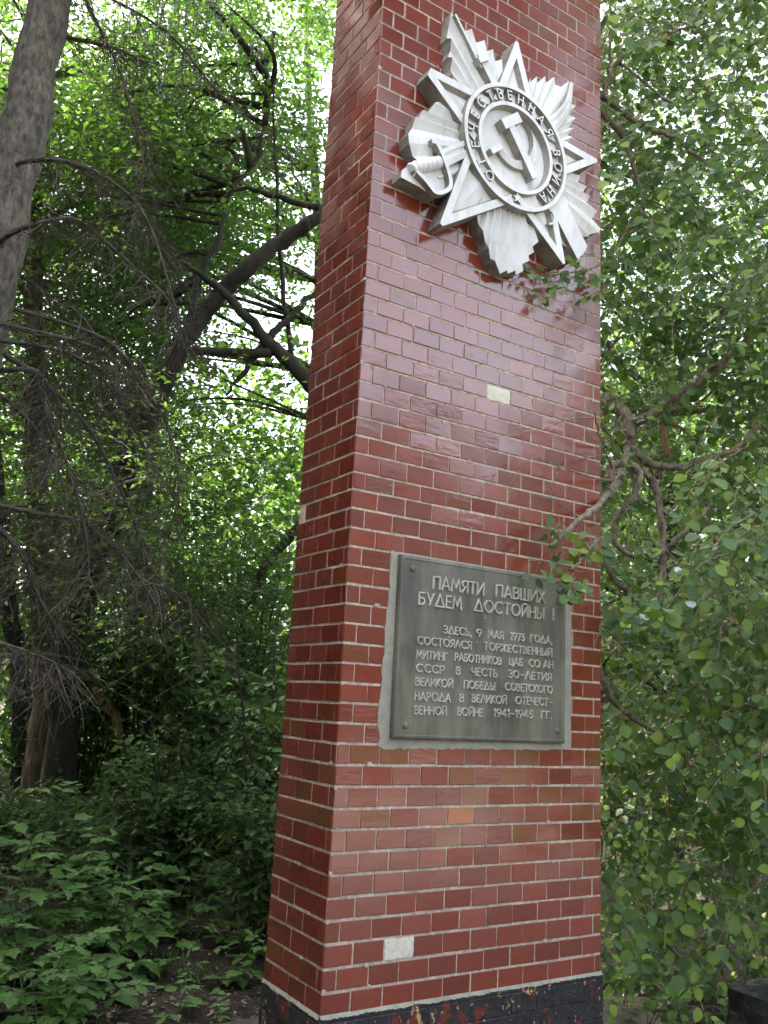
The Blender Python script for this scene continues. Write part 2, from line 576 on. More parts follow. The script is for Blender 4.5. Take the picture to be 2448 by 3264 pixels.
_mb_build = MB.build


def build_in(self, name, mats, parent=None):
    o = _mb_build(self, name, mats, None)
    if parent is not None:
        child_fix(o, parent)
    return o


MB.build = build_in
_lm = leaf_mesh


def leaf_mesh(name, pos, direc, normal, size, tmpl, mats, parent=None, extra=None, width=1.0):
    o = _lm(name, pos, direc, normal, size, tmpl, mats, None, extra, width)
    if parent is not None:
        child_fix(o, parent)
    return o


# ------------------------------------------------------------------ ground and paving
g = MB()
NX = 60
gx = np.linspace(-1, 1, NX)
gx = np.sign(gx) * np.abs(gx) ** 2.2 * 130


def ground_z(x, y):
    if -2.7 < x < 2.6 and y < 1.55 or y < -5 and -12 < x < 17 or x > 2 and y < .6:
        return -0.12
    n = noise.noise(Vector((x * .35, y * .35, 0))) * .1 + noise.noise(Vector((x * 1.6, y * 1.6, 3))) * .03
    return -0.05 + n * min(1, max(0, (math.hypot(x - .6, y) - 1.5) / 3)) + 0.02 * max(0, min(12, y - 4)) * .6


gv = [(x, y + 2, ground_z(x, y + 2)) for y in gx for x in gx]
g.add(gv, [(j * NX + i, j * NX + i + 1, (j + 1) * NX + i + 1, (j + 1) * NX + i) for j in range(NX - 1) for i in range(NX - 1)], 0, True)
tag(g.build("ground", M['soil']), kind='structure')

pv = MB()
pv.box((-2.5, -5.5, -0.25), (2.32, 1.36, 0.0))
pave = pv.build("pavement", M['slab'])
bv = pave.modifiers.new("bevel", 'BEVEL')
bv.width = 0.02
bv.segments = 2
tag(pave, kind='structure')
pv = MB()
pv.box((-9, -16, -0.3), (14, -5.54, -0.008))
tag(pv.build("path", M['pale_path']), kind='structure')
pv = MB()
pv.box((2.36, -5.5, -0.3), (30, 0.32, -0.012))
tag(pv.build("pavement_edge", M['slab']), kind='structure')

# ------------------------------------------------------------------ the tiled pillar
W, D, TOP = 1.323, 0.441, 5.75
ZROW = [0.0, 0.074, 0.149, 0.226, 0.3, 0.374, 0.448, 0.521, 0.597, 0.668, 0.743, 0.817, 0.891, 0.962, 1.033, 1.105, 1.176, 1.248, 1.32, 1.392, 1.465, 1.536, 1.607, 1.679, 1.753, 1.826, 1.893, 1.969, 2.039, 2.112, 2.188, 2.26, 2.334, 2.406, 2.481, 2.553, 2.623, 2.696, 2.769, 2.842, 2.912, 2.986, 3.058, 3.133, 3.21, 3.287, 3.36, 3.434, 3.509, 3.582, 3.661, 3.738, 3.811, 3.888, 3.969]
while ZROW[-1] < TOP - GZ - 0.1:
    ZROW.append(ZROW[-1] + 0.0765)
pillar = empty("memorial_pillar", (W / 2, D / 2, 0), "tall memorial pillar clad in glazed dark red tiles with a black painted foot", "pillar")
core = MB()
core.box((0.003, 0.003, GZ), (W - 0.003, D - 0.003, TOP))
core.build("pillar_core", M['mortar'], pillar)

RT = random.Random(5)
MISS_F = [(0.70, 2.359), (0.31, 0.188)]
tiles = MB()
patch = MB()
FR = lambda s, z, h: (s, -h, z + GZ)
SL = lambda s, z, h: (-h, s, z + GZ)
RS = lambda s, z, h: (W + h, s, z + GZ)
BK = lambda s, z, h: (s, D + h, z + GZ)


def tile_colour(row, front, s):
    base = np.array([0.21, 0.037, 0.02]) * RT.uniform(.82, 1.16)
    q = RT.random()
    if 7 <= row <= 14:
        if q < .22:
            base = np.array([0.19, 0.055, 0.017]) * RT.uniform(.85, 1.15)
        elif q < .4:
            base = np.array([0.235, 0.05, 0.028]) * RT.uniform(.9, 1.1)
    elif 14 < row < 36:
        if q < .12:
            base = np.array([0.235, 0.047, 0.025]) * RT.uniform(.9, 1.15)
        elif q < .16:
            base = np.array([0.19, 0.046, 0.018]) * RT.uniform(.9, 1.1)
    elif q < .05:
        base = np.array([0.18, 0.042, 0.018])
    if front and row == 8 and abs(s - .567) < .06:
        base = np.array([0.34, 0.085, 0.016])
    if front and row in (31, 32) and s > 1.27:
        base = np.array([0.3, 0.065, 0.013])
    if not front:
        base = base * np.array([0.8, 0.84, 0.84])  # side tiles darkened in colour for the weaker light on that face
    wav = RT.choice([.15, .25, .4, .6, 1.3]) if 6 < row < 40 else RT.choice([.1, .2, .35])
    return (*base, wav)


def put_tile(mb, fn, s0, s1, z0, z1, col, mi=0, tilt=0.0009, ch=0.0016, irregular=0.0012):
    if s1 - s0 < 0.012:
        return
    j = lambda a: RT.uniform(-a, a)
    s0 += j(irregular)
    s1 += j(irregular)
    z0 += j(irregular)
    z1 += j(irregular)
    a, b, t = j(tilt), j(tilt), j(0.0012)
    cs, cz = (s0 + s1) / 2, (z0 + z1) / 2
    o = [(s0, z0), (s1, z0), (s1, z1), (s0, z1)]
    i = [(s0 + ch, z0 + ch), (s1 - ch, z0 + ch), (s1 - ch, z1 - ch), (s0 + ch, z1 - ch)]
    hh = lambda s, z: t + a * (s - cs) / .06 + b * (z - cz) / .035
    v = [fn(s, z, -.005) for s, z in o] + [fn(s, z, hh(s, z) - ch * .7) for s, z in o] + [fn(s, z, hh(s, z)) for s, z in i]
    f = [(0, 1, 5, 4), (1, 2, 6, 5), (2, 3, 7, 6), (3, 0, 4, 7), (4, 5, 9, 8), (5, 6, 10, 9), (6, 7, 11, 10), (7, 4, 8, 11), (8, 9, 10, 11)]
    mb.add(v, f, mi, False, col)


def bond(length, row, first_full, first_half, gap=0.0045):
    """joint positions along one course"""
    x = first_full if row % 2 == 0 else first_half
    x += RT.uniform(-.003, .003)
    js = [0.0]
    while x < length - 0.02:
        js.append(x)
        x += 0.1292 + RT.uniform(-.0022, .0022)
    js.append(length)
    return js


MZ = 0.0047
for row in range(len(ZROW) - 1):
    z0, z1 = ZROW[row] + MZ, ZROW[row + 1] - MZ
    if row == 0:
        z0 = ZROW[0] + 0.006
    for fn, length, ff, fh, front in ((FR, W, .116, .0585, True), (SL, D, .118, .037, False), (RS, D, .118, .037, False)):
        js = bond(length, row, ff, fh)
        for a, b in zip(js[:-1], js[1:]):
            s0 = a + (0.0027 if a > 0 else 0.003)
            s1 = b - (0.0027 if b < length else 0.003)
            if a == 0:
                s0 += RT.uniform(-.0025, .002)
            if b == length:
                s1 += RT.uniform(-.002, .0025)
            cs, cz = (s0 + s1) / 2, (z0 + z1) / 2
            if front and any(abs(cs - mx) < .06 and abs(cz - mz) < .03 for mx, mz in MISS_F):
                rg = random.Random(int(cs * 100))
                n = 20
                pts = []
                for e in range(4):
                    p0, p1 = [(s0, z0), (s1, z0), (s1, z1), (s0, z1)][e], [(s1, z0), (s1, z1), (s0, z1), (s0, z0)][e]
                    for q in range(7):
                        u = q / 7
                        pts.append((p0[0] + (p1[0] - p0[0]) * u + rg.uniform(-.003, .003), p0[1] + (p1[1] - p0[1]) * u + rg.uniform(-.003, .003)))
                patch.add([FR(s, z, -.0012) for s, z in pts] + [FR(s, z, -.004) for s, z in pts], [tuple(range(len(pts)))] + [(k, (k + 1) % len(pts), (k + 1) % len(pts) + len(pts), k + len(pts)) for k in range(len(pts))])
                continue
            if fn is SL and b == length and abs(cz - 1.79) < .036:
                continue
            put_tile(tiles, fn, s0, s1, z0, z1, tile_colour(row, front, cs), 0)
RC = random.Random(8)
chips = MB()
for k in range(150):
    fn, length = (FR, W) if RC.random() < .75 else (SL, D)
    row = int(RC.random() ** 1.5 * (len(ZROW) - 2))
    cz = (ZROW[row] if RC.random() < .5 else ZROW[row + 1]) + RC.uniform(-.006, .006)
    cs = RC.uniform(.02, length - .01) if RC.random() < .8 else (.004 if fn is FR else .006)
    if fn is FR and .15 < cs < 1.16 and .86 < cz < 1.63:
        continue
    rr = .0025 + .009 * RC.random() ** 3
    n = 9
    ph = RC.uniform(0, 6)
    pts = []
    for q in range(n):
        a = 2 * math.pi * q / n
        r_ = rr * RC.uniform(.55, 1.25)
        pts.append((max(.001, min(length - .001, cs + r_ * math.cos(a) * 1.3)), cz + r_ * math.sin(a)))
    chips.add([fn(s, z, .0026) for s, z in pts] + [fn(s, z, -.002) for s, z in pts], [tuple(range(n))] + [(q, (q + 1) % n, (q + 1) % n + n, q + n) for q in range(n)])
chips.build("mortar_smear", M['mortar'], pillar)
tiles.build("tile_cladding", M['tile'], pillar)
patch.build("bare_patch", M['screed'], pillar)["label"] = "pale bare patch where a tile has fallen off"

pl = MB()
pl.box((-0.004, -0.004, -0.02), (W + 0.004, D + 0.004, GZ - 0.001))
pr = [-.03, .056, .131, .206, .281, .356, .431, .4465]
for k in range(len(pr) - 1):
    for fn, length in ((lambda s, z, h: (s, -h - .006, z), W), (lambda s, z, h: (-h - .006, s, z), D), (lambda s, z, h: (W + h + .006, s, z), D)):
        js = bond(length, k, .116, .0585)
        for a, b in zip(js[:-1], js[1:]):
            put_tile(pl, fn, a + (.0022 if a > 0 else -.004), b - (.0022 if b < length else -.004), pr[k] + .002, pr[k + 1] - .002 if k < len(pr) - 2 else pr[k + 1], (0.02, 0.02, 0.02, 0.3), 0, .0012)
plo = pl.build("painted_foot", M['plinth'], pillar)
plo["label"] = "black painted tiled foot with peeling red and cream patches"
# crumbling mortar ledge between the tiles and the painted foot
lg = MB()
RL = random.Random(3)
for fn, length in ((FR, W), (SL, D)):
    n = 160 if fn is FR else 60
    ss = np.linspace(0, length, n)
    for a, b in zip(ss[:-1], ss[1:]):
        lo = -0.003 - .006 * noise.noise(Vector((a * 14, 0, 5))) - .004 * RL.random()
        lg.add([fn(a, lo, .0085), fn(b, lo, .0085), fn(b, .007, .001), fn(a, .007, .001)], [(0, 1, 2, 3)])
lg.build("mortar_ledge", M['cement'], pillar)
cap = MB()
cap.box((-0.05, -0.05, TOP), (W + .05, D + .05, TOP + .1))
cap.build("top_slab", M['cement'], pillar)

# ------------------------------------------------------------------ stroke lettering
def arc(cx, cy, rx, ry, a0, a1, n=10):
    return [(cx + rx * math.cos(math.radians(a0 + (a1 - a0) * i / n)), cy + ry * math.sin(math.radians(a0 + (a1 - a0) * i / n))) for i in range(n + 1)]


G = {
    'П': (.6, [[(0, 0), (0, 1), (.6, 1), (.6, 0)]]),
    'А': (.7, [[(0, 0), (.35, 1), (.7, 0)], [(.12, .3), (.58, .3)]]),
    'М': (.82, [[(0, 0), (.12, 1), (.41, .22), (.7, 1), (.82, 0)]]),
    'Я': (.52, [[(.52, 0), (.52, 1), (.26, 1)] + arc(.26, .73, .26, .27, 90, 270)[1:] + [(.52, .46)], [(.3, .46), (0, 0)]]),
    'Т': (.56, [[(0, 1), (.56, 1)], [(.28, 1), (.28, 0)]]),
    'И': (.62, [[(0, 1), (0, 0), (.62, 1), (.62, 0)]]),
    'Й': (.62, [[(0, 1), (0, 0), (.62, 1), (.62, 0)], [(.16, 1.15), (.46, 1.15)]]),
    'В': (.5, [[(0, 0), (0, 1), (.22, 1)] + arc(.22, .77, .23, .23, 90, -90)[1:] + [(0, .54)], [(.22, .54)] + arc(.22, .27, .28, .27, 90, -90)[1:] + [(0, 0)]]),
    'Ш': (.84, [[(0, 1), (0, 0), (.84, 0), (.84, 1)], [(.42, 0), (.42, 1)]]),
    'Х': (.62, [[(0, 0), (.62, 1)], [(0, 1), (.62, 0)]]),
    'Б': (.5, [[(.46, 1), (0, 1), (0, 0), (.22, 0)] + arc(.22, .28, .28, .28, -90, 90)[1:] + [(0, .56)]]),
    'У': (.64, [[(0, 1), (.33, .2)], [(.64, 1), (.24, 0)]]),
    'Д': (.76, [[(0, 0), (.38, 1), (.76, 0), (0, 0)]]),
    'Л': (.66, [[(0, 0), (.33, 1), (.66, 0)]]),
    'Е': (.44, [[(.44, 1), (0, 1), (0, 0), (.44, 0)], [(0, .52), (.38, .52)]]),
    'О': (.86, [arc(.43, .5, .43, .5, 90, 450, 24)]),
    'С': (.72, [arc(.43, .5, .43, .5, 48, 312, 18)]),
    'Н': (.58, [[(0, 0), (0, 1)], [(.58, 0), (.58, 1)], [(0, .52), (.58, .52)]]),
    'Ь': (.48, [[(0, 1), (0, 0), (.2, 0)] + arc(.2, .26, .27, .26, -90, 90)[1:] + [(0, .52)]]),
    'Ы': (.74, [[(0, 1), (0, 0), (.2, 0)] + arc(.2, .26, .27, .26, -90, 90)[1:] + [(0, .52)], [(.72, 0), (.72, 1)]]),
    'З': (.48, [arc(.2, .76, .25, .24, 140, -90) + [(.12, .52)], arc(.2, .26, .28, .26, 90, -145)]),
    'Г': (.46, [[(0, 0), (0, 1), (.46, 1)]]),
    'Р': (.5, [[(0, 0), (0, 1), (.22, 1)] + arc(.22, .73, .27, .27, 90, -90)[1:] + [(0, .46)]]),
    'Ж': (.86, [[(.43, 0), (.43, 1)], [(0, 1), (.4, .5), (0, 0)], [(.86, 1), (.46, .5), (.86, 0)]]),
    'К': (.54, [[(0, 0), (0, 1)], [(.5, 1), (.04, .5), (.54, 0)]]),
    'Ц': (.64, [[(0, 1), (0, 0), (.64, 0), (.64, -.16)], [(.56, 1), (.56, 0)]]),
    'Ч': (.52, [[(0, 1), (0, .62)] + arc(.2, .62, .2, .2, 180, 270, 5)[1:] + [(.52, .42)], [(.52, 1), (.52, 0)]]),
    '1': (.16, [[(.0, .82), (.14, 1), (.14, 0)]]),
    '9': (.54, [arc(.27, .7, .27, .3, 0, 360, 18), [(.53, .62), (.24, 0)]]),
    '7': (.5, [[(0, 1), (.5, 1), (.16, 0)]]),
    '5': (.46, [[(.44, 1), (.1, 1), (.06, .56), (.2, .62)] + arc(.19, .31, .27, .31, 85, -140)[0:]]),
    '3': (.46, [arc(.2, .76, .24, .24, 140, -90) + [(.12, .52)], arc(.2, .26, .27, .26, 90, -145)]),
    '0': (.72, [arc(.36, .5, .36, .5, 90, 450, 22)]),
    '4': (.56, [[(.4, 0), (.4, 1), (0, .3), (.56, .3)]]),
    '-': (.5, [[(.04, .47), (.5, .47)]]),
    ',': (.12, [[(.1, .1), (.02, -.16)]]),
    '.': (.1, [[(.03, 0), (.03, .1)]]),
    '!': (.1, [[(.05, 1), (.05, .36)], [(.05, .12), (.05, 0)]]),
}


def stroke(mb, pts, w, fn, h0, h1, mi_top=0, mi_side=0):
    """a raised stroke of width w along pts; fn maps (x, y, h) into the place"""
    P = [np.array(p, float) for p in pts]
    closed = np.linalg.norm(P[0] - P[-1]) < 1e-6 and len(P) > 3
    n = len(P)
    Lf, Rt = [], []
    for i in range(n):
        if closed and i in (0, n - 1):
            a, b = P[-2], P[1]
        else:
            a, b = P[max(i - 1, 0)], P[min(i + 1, n - 1)]
        d1, d2 = P[i] - a, b - P[i]
        n1 = np.linalg.norm(d1)
        n2 = np.linalg.norm(d2)
        d1 = d1 / n1 if n1 > 1e-9 else d2 / n2
        d2 = d2 / n2 if n2 > 1e-9 else d1
        t = d1 + d2
        t = t / max(np.linalg.norm(t), 1e-6)
        nn = np.array([-t[1], t[0]])
        m = min(1 / max(abs(nn @ np.array([-d1[1], d1[0]])), .35), 2.2)
        ext = np.zeros(2)
        if not closed and i == 0:
            ext = -d2 * w / 2
        if not closed and i == n - 1:
            ext = d1 * w / 2
        Lf.append(P[i] + nn * w / 2 * m + ext)
        Rt.append(P[i] - nn * w / 2 * m + ext)
    tp = w * .1
    v = []
    for a, b in zip(Lf, Rt):
        c = (a + b) / 2
        sh = lambda q: c + (q - c) * .82
        v += [fn(*a, h0), fn(*sh(a), h1), fn(*sh(b), h1), fn(*b, h0)]
    f, mi = [], []
    for i in range(n - 1):
        o = 4 * i
        mb.add([v[o + 1], v[o + 2], v[o + 6], v[o + 5]], [(0, 1, 2, 3)], mi_top)
        mb.add([v[o], v[o + 1], v[o + 5], v[o + 4]], [(0, 1, 2, 3)], mi_side)
        mb.add([v[o + 3], v[o + 2], v[o + 6], v[o + 7]], [(0, 1, 2, 3)], mi_side)
    if not closed:
        mb.add(v[0:4], [(0, 1, 2, 3)], mi_side)
        mb.add(v[-4:], [(0, 1, 2, 3)], mi_side)


def word(mb, text, x0, x1, z, cap_h, sw, fn, h0, h1, mt=0, ms=0):
    gap = .24
    adv = [G[c][0] for c in text]
    tot = sum(adv) + gap * (len(text) - 1)
    kx = (x1 - x0) / tot
    x = x0
    q = 0
    for c, a in zip(text, adv):
        for st in G[c][1]:
            q += 1
            stroke(mb, [(x + p[0] * kx, z + p[1] * cap_h) for p in st], sw, fn, h0, h1 + .00035 * (q % 3), mt, ms)
        x += (a + gap) * kx


def prism(mb, poly, h0, h1, fn, mt=0, ms=1, taper=0.0):
    """poly raised from h0 to h1"""
    n = len(poly)
    hs = h1 if isinstance(h1, (list, tuple)) else [h1] * n
    mb.add([fn(p[0], p[1], h) for p, h in zip(poly, hs)], [tuple(range(n))], mt)
    v = [fn(p[0], p[1], h) for p, h in zip(poly, hs)] + [fn(p[0], p[1], h0) for p in poly]
    mb.add(v, [(i, (i + 1) % n, (i + 1) % n + n, i + n) for i in range(n)], ms)


def rough_edge(poly, step, amp, rng):
    out = []
    for i in range(len(poly)):
        a, b = np.array(poly[i]), np.array(poly[(i + 1) % len(poly)])
        k = max(1, int(np.linalg.norm(b - a) / step))
        for q in range(k):
            p = a + (b - a) * q / k
            am = amp if q else amp * .3
            out.append((p[0] + rng.uniform(-am, am), p[1] + rng.uniform(-am, am)))
    return out


# ------------------------------------------------------------------ bronze plaque
bed = MB()
rb = random.Random(12)
left = rough_edge([(0.2339, 1.6118), (0.1882, 1.6144), (0.1901, 1.4684), (0.1844, 1.3929), (0.1781, 1.3295), (0.1792, 1.2561), (0.174, 1.1773), (0.1752, 1.1054), (0.1673, 0.9684), (0.1812, 0.9041), (0.1691, 0.8878), (0.1897, 0.8747), (0.45, 0.878), (0.8, 0.883), (1.1395, 0.8881)], .016, .0042, rb)
keep = [p for p in left if not (p[0] > .3 and p[1] > .95 and p[1] < 1.6)]
poly = keep[:keep.index(min(keep, key=lambda p: (p[0] - 1.1395) ** 2 + (p[1] - .8881) ** 2)) + 1]
poly += [(1.1395, 1.2), (1.138, 1.594), (0.96, 1.6085), (0.6, 1.611)]
prism(bed, poly, -0.004, 0.0022, FR, 0, 0)
bd = bed.build("cement_bed", M['cement'], pillar)
bd["label"] = "grey cement bed smeared round the plaque"

plaque = empty("memorial_plaque", (0.65, -0.02, 1.256 + GZ), "greenish bronze plaque with raised lettering set low on the pillar", "plaque")
pm = MB()
px0, px1, pz0, pz1 = .2195, 1.0835, .9135, 1.6
rings = [(0, 0.0022, 0), (0, .020, 0), (.004, .026, 0), (.012, .0275, 0), (.0155, .0255, 0)]
vv = []
for ins, h, _ in rings:
    vv += [FR(px0 + ins, pz0 + ins, h), FR(px1 - ins, pz0 + ins, h), FR(px1 - ins, pz1 - ins, h), FR(px0 + ins, pz1 - ins, h)]
ff = [(i * 4 + k, i * 4 + (k + 1) % 4, (i + 1) * 4 + (k + 1) % 4, (i + 1) * 4 + k) for i in range(len(rings) - 1) for k in range(4)]
pm.add(vv, ff + [tuple(range((len(rings) - 1) * 4, len(rings) * 4))])
pm.build("plate", M['bronze'], plaque)
for bx, bz in [(.274, 1.551), (1.0416, 1.5536), (1.0381, .9656), (.2743, .9622)]:
    b = MB()
    vs, n = [], 16
    prof = [(.0135, .0255), (.013, .0285), (.009, .0315), (.004, .033)]
    for r, h in prof:
        vs += [FR(bx + r * math.cos(2 * math.pi * k / n), bz + r * math.sin(2 * math.pi * k / n), h) for k in range(n)]
    b.add(vs, [(i * n + k, i * n + (k + 1) % n, (i + 1) * n + (k + 1) % n, (i + 1) * n + k) for i in range(3) for k in range(n)] + [tuple(range(3 * n, 4 * n))], 0, True)
    b.build("bolt", M['bronze'], plaque)
lt = MB()
WORDS = [("ПАМЯТИ", .3715, .6216, 1.4862, 1), ("ПАВШИХ", .6888, .9522, 1.4895, 1), ("БУДЕМ", .3069, .5106, 1.4172, 1), ("ДОСТОЙНЫ", .5792, .9492, 1.42, 1), ("!", 1.0, 1.0087, 1.4238, 1),
         ("ЗДЕСЬ,", .4321, .5662, 1.317, 0), ("9", .5953, .6161, 1.3182, 0), ("МАЯ", .6535, .73, 1.3185, 0), ("1975", .7718, .8445, 1.3195, 0), ("ГОДА,", .8794, .9998, 1.3205, 0),
         ("СОСТОЯЛСЯ", .3095, .5666, 1.2655, 0), ("ТОРЖЕСТВЕННЫЙ", .6334, .9989, 1.269, 0),
         ("МИТИНГ", .3073, .4514, 1.2125, 0), ("РАБОТНИКОВ", .4896, .7227, 1.2155, 0), ("ЦАБ", .7673, .8355, 1.218, 0), ("СО", .8733, .9309, 1.218, 0), ("АН", .9545, 1.0057, 1.219, 0),
         ("СССР", .31, .4399, 1.162, 0), ("В", .4999, .5162, 1.1635, 0), ("ЧЕСТЬ", .5746, .7031, 1.165, 0), ("30-ЛЕТИЯ", .764, .9979, 1.1675, 0),
         ("ВЕЛИКОЙ", .3086, .4823, 1.111, 0), ("ПОБЕДЫ", .5384, .693, 1.113, 0), ("СОВЕТСКОГО", .7496, 1.003, 1.116, 0),
         ("НАРОДА", .308, .4745, 1.0575, 0), ("В", .5205, .5368, 1.06, 0), ("ВЕЛИКОЙ", .5823, .7551, 1.062, 0), ("ОТЕЧЕСТ-", .8053, 1.002, 1.0645, 0),
         ("ВЕННОЙ", .3095, .4573, 1.006, 0), ("ВОЙНЕ", .5118, .6334, 1.0085, 0), ("1941-1945", .6925, .896, 1.011, 0), ("ГГ.", .9457, 1.0029, 1.0125, 0)]
for t, x0, x1, z, big in WORDS:
    word(lt, t, x0, x1, z, .0455 if big else .0282, .0062 if big else .0047, FR, .0254, .0335 if big else .0318)
lt.build("lettering", M['bronze_worn'], plaque)

# ------------------------------------------------------------------ plaster emblem
EC = (0.685, 3.512)
EM = lambda u, v, h: (EC[0] + u, -h, EC[1] + v + GZ)
emblem = empty("relief_emblem", (EC[0], -0.05, EC[1] + GZ), "white plaster star emblem with hammer and sickle, sabre and rifle high on the pillar", "emblem")
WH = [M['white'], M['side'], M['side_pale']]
FANS = [
    [(-0.33, 0.2), (-0.356, 0.23), (-0.35, 0.27), (-0.358, 0.309), (-0.365, 0.325), (-0.355, 0.36), (-0.368, 0.4), (-0.377, 0.415), (-0.37, 0.47), (-0.374, 0.534), (-0.296, 0.488), (-0.258, 0.508), (-0.222, 0.467), (-0.183, 0.487), (-0.155, 0.457), (-0.133, 0.464), (-0.114, 0.421), (-0.079, 0.439), (-0.07, 0.4)],
    [(-0.39, 0.09), (-0.44, 0.045), (-0.46, 0.0), (-0.501, -0.017), (-0.505, -0.043), (-0.534, -0.064), (-0.535, -0.108), (-0.567, -0.161), (-0.56, -0.201), (-0.525, -0.235), (-0.496, -0.27), (-0.44, -0.26), (-0.40, -0.30), (-0.34, -0.27), (-0.304, -0.297), (-.25, -.27)],
    [(-0.2, -0.36), (-0.167, -0.419), (-0.158, -0.457), (-0.127, -0.491), (-0.125, -0.525), (-0.095, -0.559), (-0.088, -0.575), (-0.038, -0.612), (-.02, -.598), (.005, -.597), (.03, -.583), (.05, -.588), (0.074, -0.572), (0.078, -0.53), (0.109, -0.509), (0.108, -0.483), (0.135, -0.459), (0.134, -0.43), (0.161, -0.398), (0.156, -0.36)],
    [(0.27, -0.29), (.33, -.34), (0.411, -0.389), (0.452, -0.339), (0.463, -0.311), (0.427, -0.262), (0.486, -0.261), (0.488, -0.24), (0.545, -0.213), (0.557, -0.191), (0.522, -0.141), (0.534, -0.105), (0.485, -0.068), (0.485, -0.043), (0.455, -0.033), (0.462, 0.0), (0.423, 0.009), (0.419, 0.038), (0.38, 0.05)],
    [(0.37, 0.17), (0.362, 0.211), (0.37, 0.226), (0.357, 0.245), (0.375, 0.279), (0.364, 0.289), (0.386, 0.338), (0.37, 0.363), (0.386, 0.406), (0.36, 0.427), (0.359, 0.512), (0.336, 0.518), (0.311, 0.491), (0.272, 0.485), (0.244, 0.5), (0.212, 0.465), (0.187, 0.477), (0.158, 0.437), (0.134, 0.449), (0.11, 0.419), (0.097, 0.425), (.08, .37)],
]
for fi, fan in enumerate(FANS):
    m = MB()
    fan = [np.array(p) for p in fan]
    n = len(fan)
    a0, a1 = math.atan2(fan[0][1], fan[0][0]), math.atan2(fan[-1][1], fan[-1][0])
    if a1 - a0 > math.pi:
        a1 -= 2 * math.pi
    if a0 - a1 > math.pi:
        a1 += 2 * math.pi
    hs, inn = [], []
    for i in range(n):
        if fi == 2:
            ridge = i % 2 == 0
        else:
            r = np.linalg.norm(fan[i])
            rn = (np.linalg.norm(fan[max(i - 1, 0)]) + np.linalg.norm(fan[min(i + 1, n - 1)])) / 2
            ridge = r >= rn
        hs.append(.076 if ridge else .052)
        t = i / (n - 1)
        a = a0 + (a1 - a0) * t
        inn.append((.275 * math.cos(a), .275 * math.sin(a), .072 if ridge else .06))
    o3 = [EM(p[0], p[1], h) for p, h in zip(fan, hs)]
    i3 = [EM(*q) for q in inn]
    w3 = [EM(p[0], p[1], 0) for p in fan]
    for i in range(n - 1):
        m.add([o3[i], o3[i + 1], i3[i + 1], i3[i]], [(0, 1, 2), (0, 2, 3)], 0)
        m.add([o3[i], o3[i + 1], w3[i + 1], w3[i]], [(0, 1, 2, 3)], 1)
    for e in (0, -1):
        m.add([o3[e], i3[e], EM(inn[e][0], inn[e][1], 0), w3[e]], [(0, 1, 2, 3)], 1)
    m.build("ray_fan", WH, emblem)

st = MB()
TIPS = [(-0.547, 0.189), (-0.005, 0.583), (0.54, 0.1605), (0.32, -0.484), (-0.404, -0.5375)]
for ti, T in enumerate(TIPS):
    T = np.array(T)
    a = math.atan2(T[1], T[0])
    R = np.linalg.norm(T)
    ax = T / R
    pe = np.array([-ax[1], ax[0]])
    loc = lambda r, s: ax * r + pe * s
    hw = lambda r: (R - r) * .345
    tw = .008 if ti else .022            # blunt tip
    rt = R - tw / .345
    fl, fr = loc(.2, hw(.2)), loc(.2, -hw(.2))
    tl, tr = loc(rt, tw), loc(rt, -tw)
    ins = .036
    ri = R - ins * 3.05
    il, ir, ia = loc(.2, hw(.2) - ins), loc(.2, -hw(.2) + ins), loc(ri, 0)
    H, LOW, RG = .09, .066, .088
    E3 = lambda p, h: EM(p[0], p[1], h)
    gw = .012
    gl, gr, ga = loc(.2, hw(.2) - ins - gw), loc(.2, -hw(.2) + ins + gw), loc(ri - gw * 3, 0)
    c0 = loc(.2, 0)
    # frame
    st.add([E3(fl, H), E3(tl, H), E3(ia, H), E3(il, H)], [(0, 1, 2, 3)], 0)
    st.add([E3(fr, H), E3(tr, H), E3(ia, H), E3(ir, H)], [(0, 1, 2, 3)], 0)
    st.add([E3(tl, H), E3(tr, H), E3(ia, H)], [(0, 1, 2)], 0)
    # groove walls and the two facets of the ridge
    st.add([E3(il, H), E3(ia, H), E3(ga, LOW), E3(gl, LOW)], [(0, 1, 2, 3)], 2)
    st.add([E3(ir, H), E3(ia, H), E3(ga, LOW), E3(gr, LOW)], [(0, 1, 2, 3)], 2)
    st.add([E3(gl, LOW), E3(ga, LOW), E3(c0, RG)], [(0, 1, 2)], 0)
    st.add([E3(gr, LOW), E3(ga, LOW), E3(c0, RG)], [(0, 1, 2)], 0)
    for p, q in ((fl, tl), (tl, tr), (tr, fr)):
        sub = 8
        for k in range(sub):
            a_, b_ = p + (q - p) * k / sub, p + (q - p) * (k + 1) / sub
            st.add([E3(a_, H), E3(b_, H), E3(b_, 0), E3(a_, 0)], [(0, 1, 2, 3)], 1)
st.build("star", WH, emblem)

rg = MB()
prof = [(0, .064, 0), (.196, .064, 2), (.201, .1, 0), (.219, .1, 2), (.223, .078, 0), (.28, .078, 2), (.284, .106, 0), (.302, .106, 1), (.306, .03, 1)]
n = 120
vs = []
for r, h, _ in prof[1:]:
    vs += [EM(r * math.cos(2 * math.pi * k / n), r * math.sin(2 * math.pi * k / n), h) for k in range(n)]
rg.add(vs[:n], [tuple(range(n))], 0)
for i in range(len(prof) - 2):
    rg.add(vs[i * n:(i + 2) * n], [(k, (k + 1) % n, (k + 1) % n + n, k + n) for k in range(n)], prof[i + 1][2])
rg.build("ring", WH, emblem)

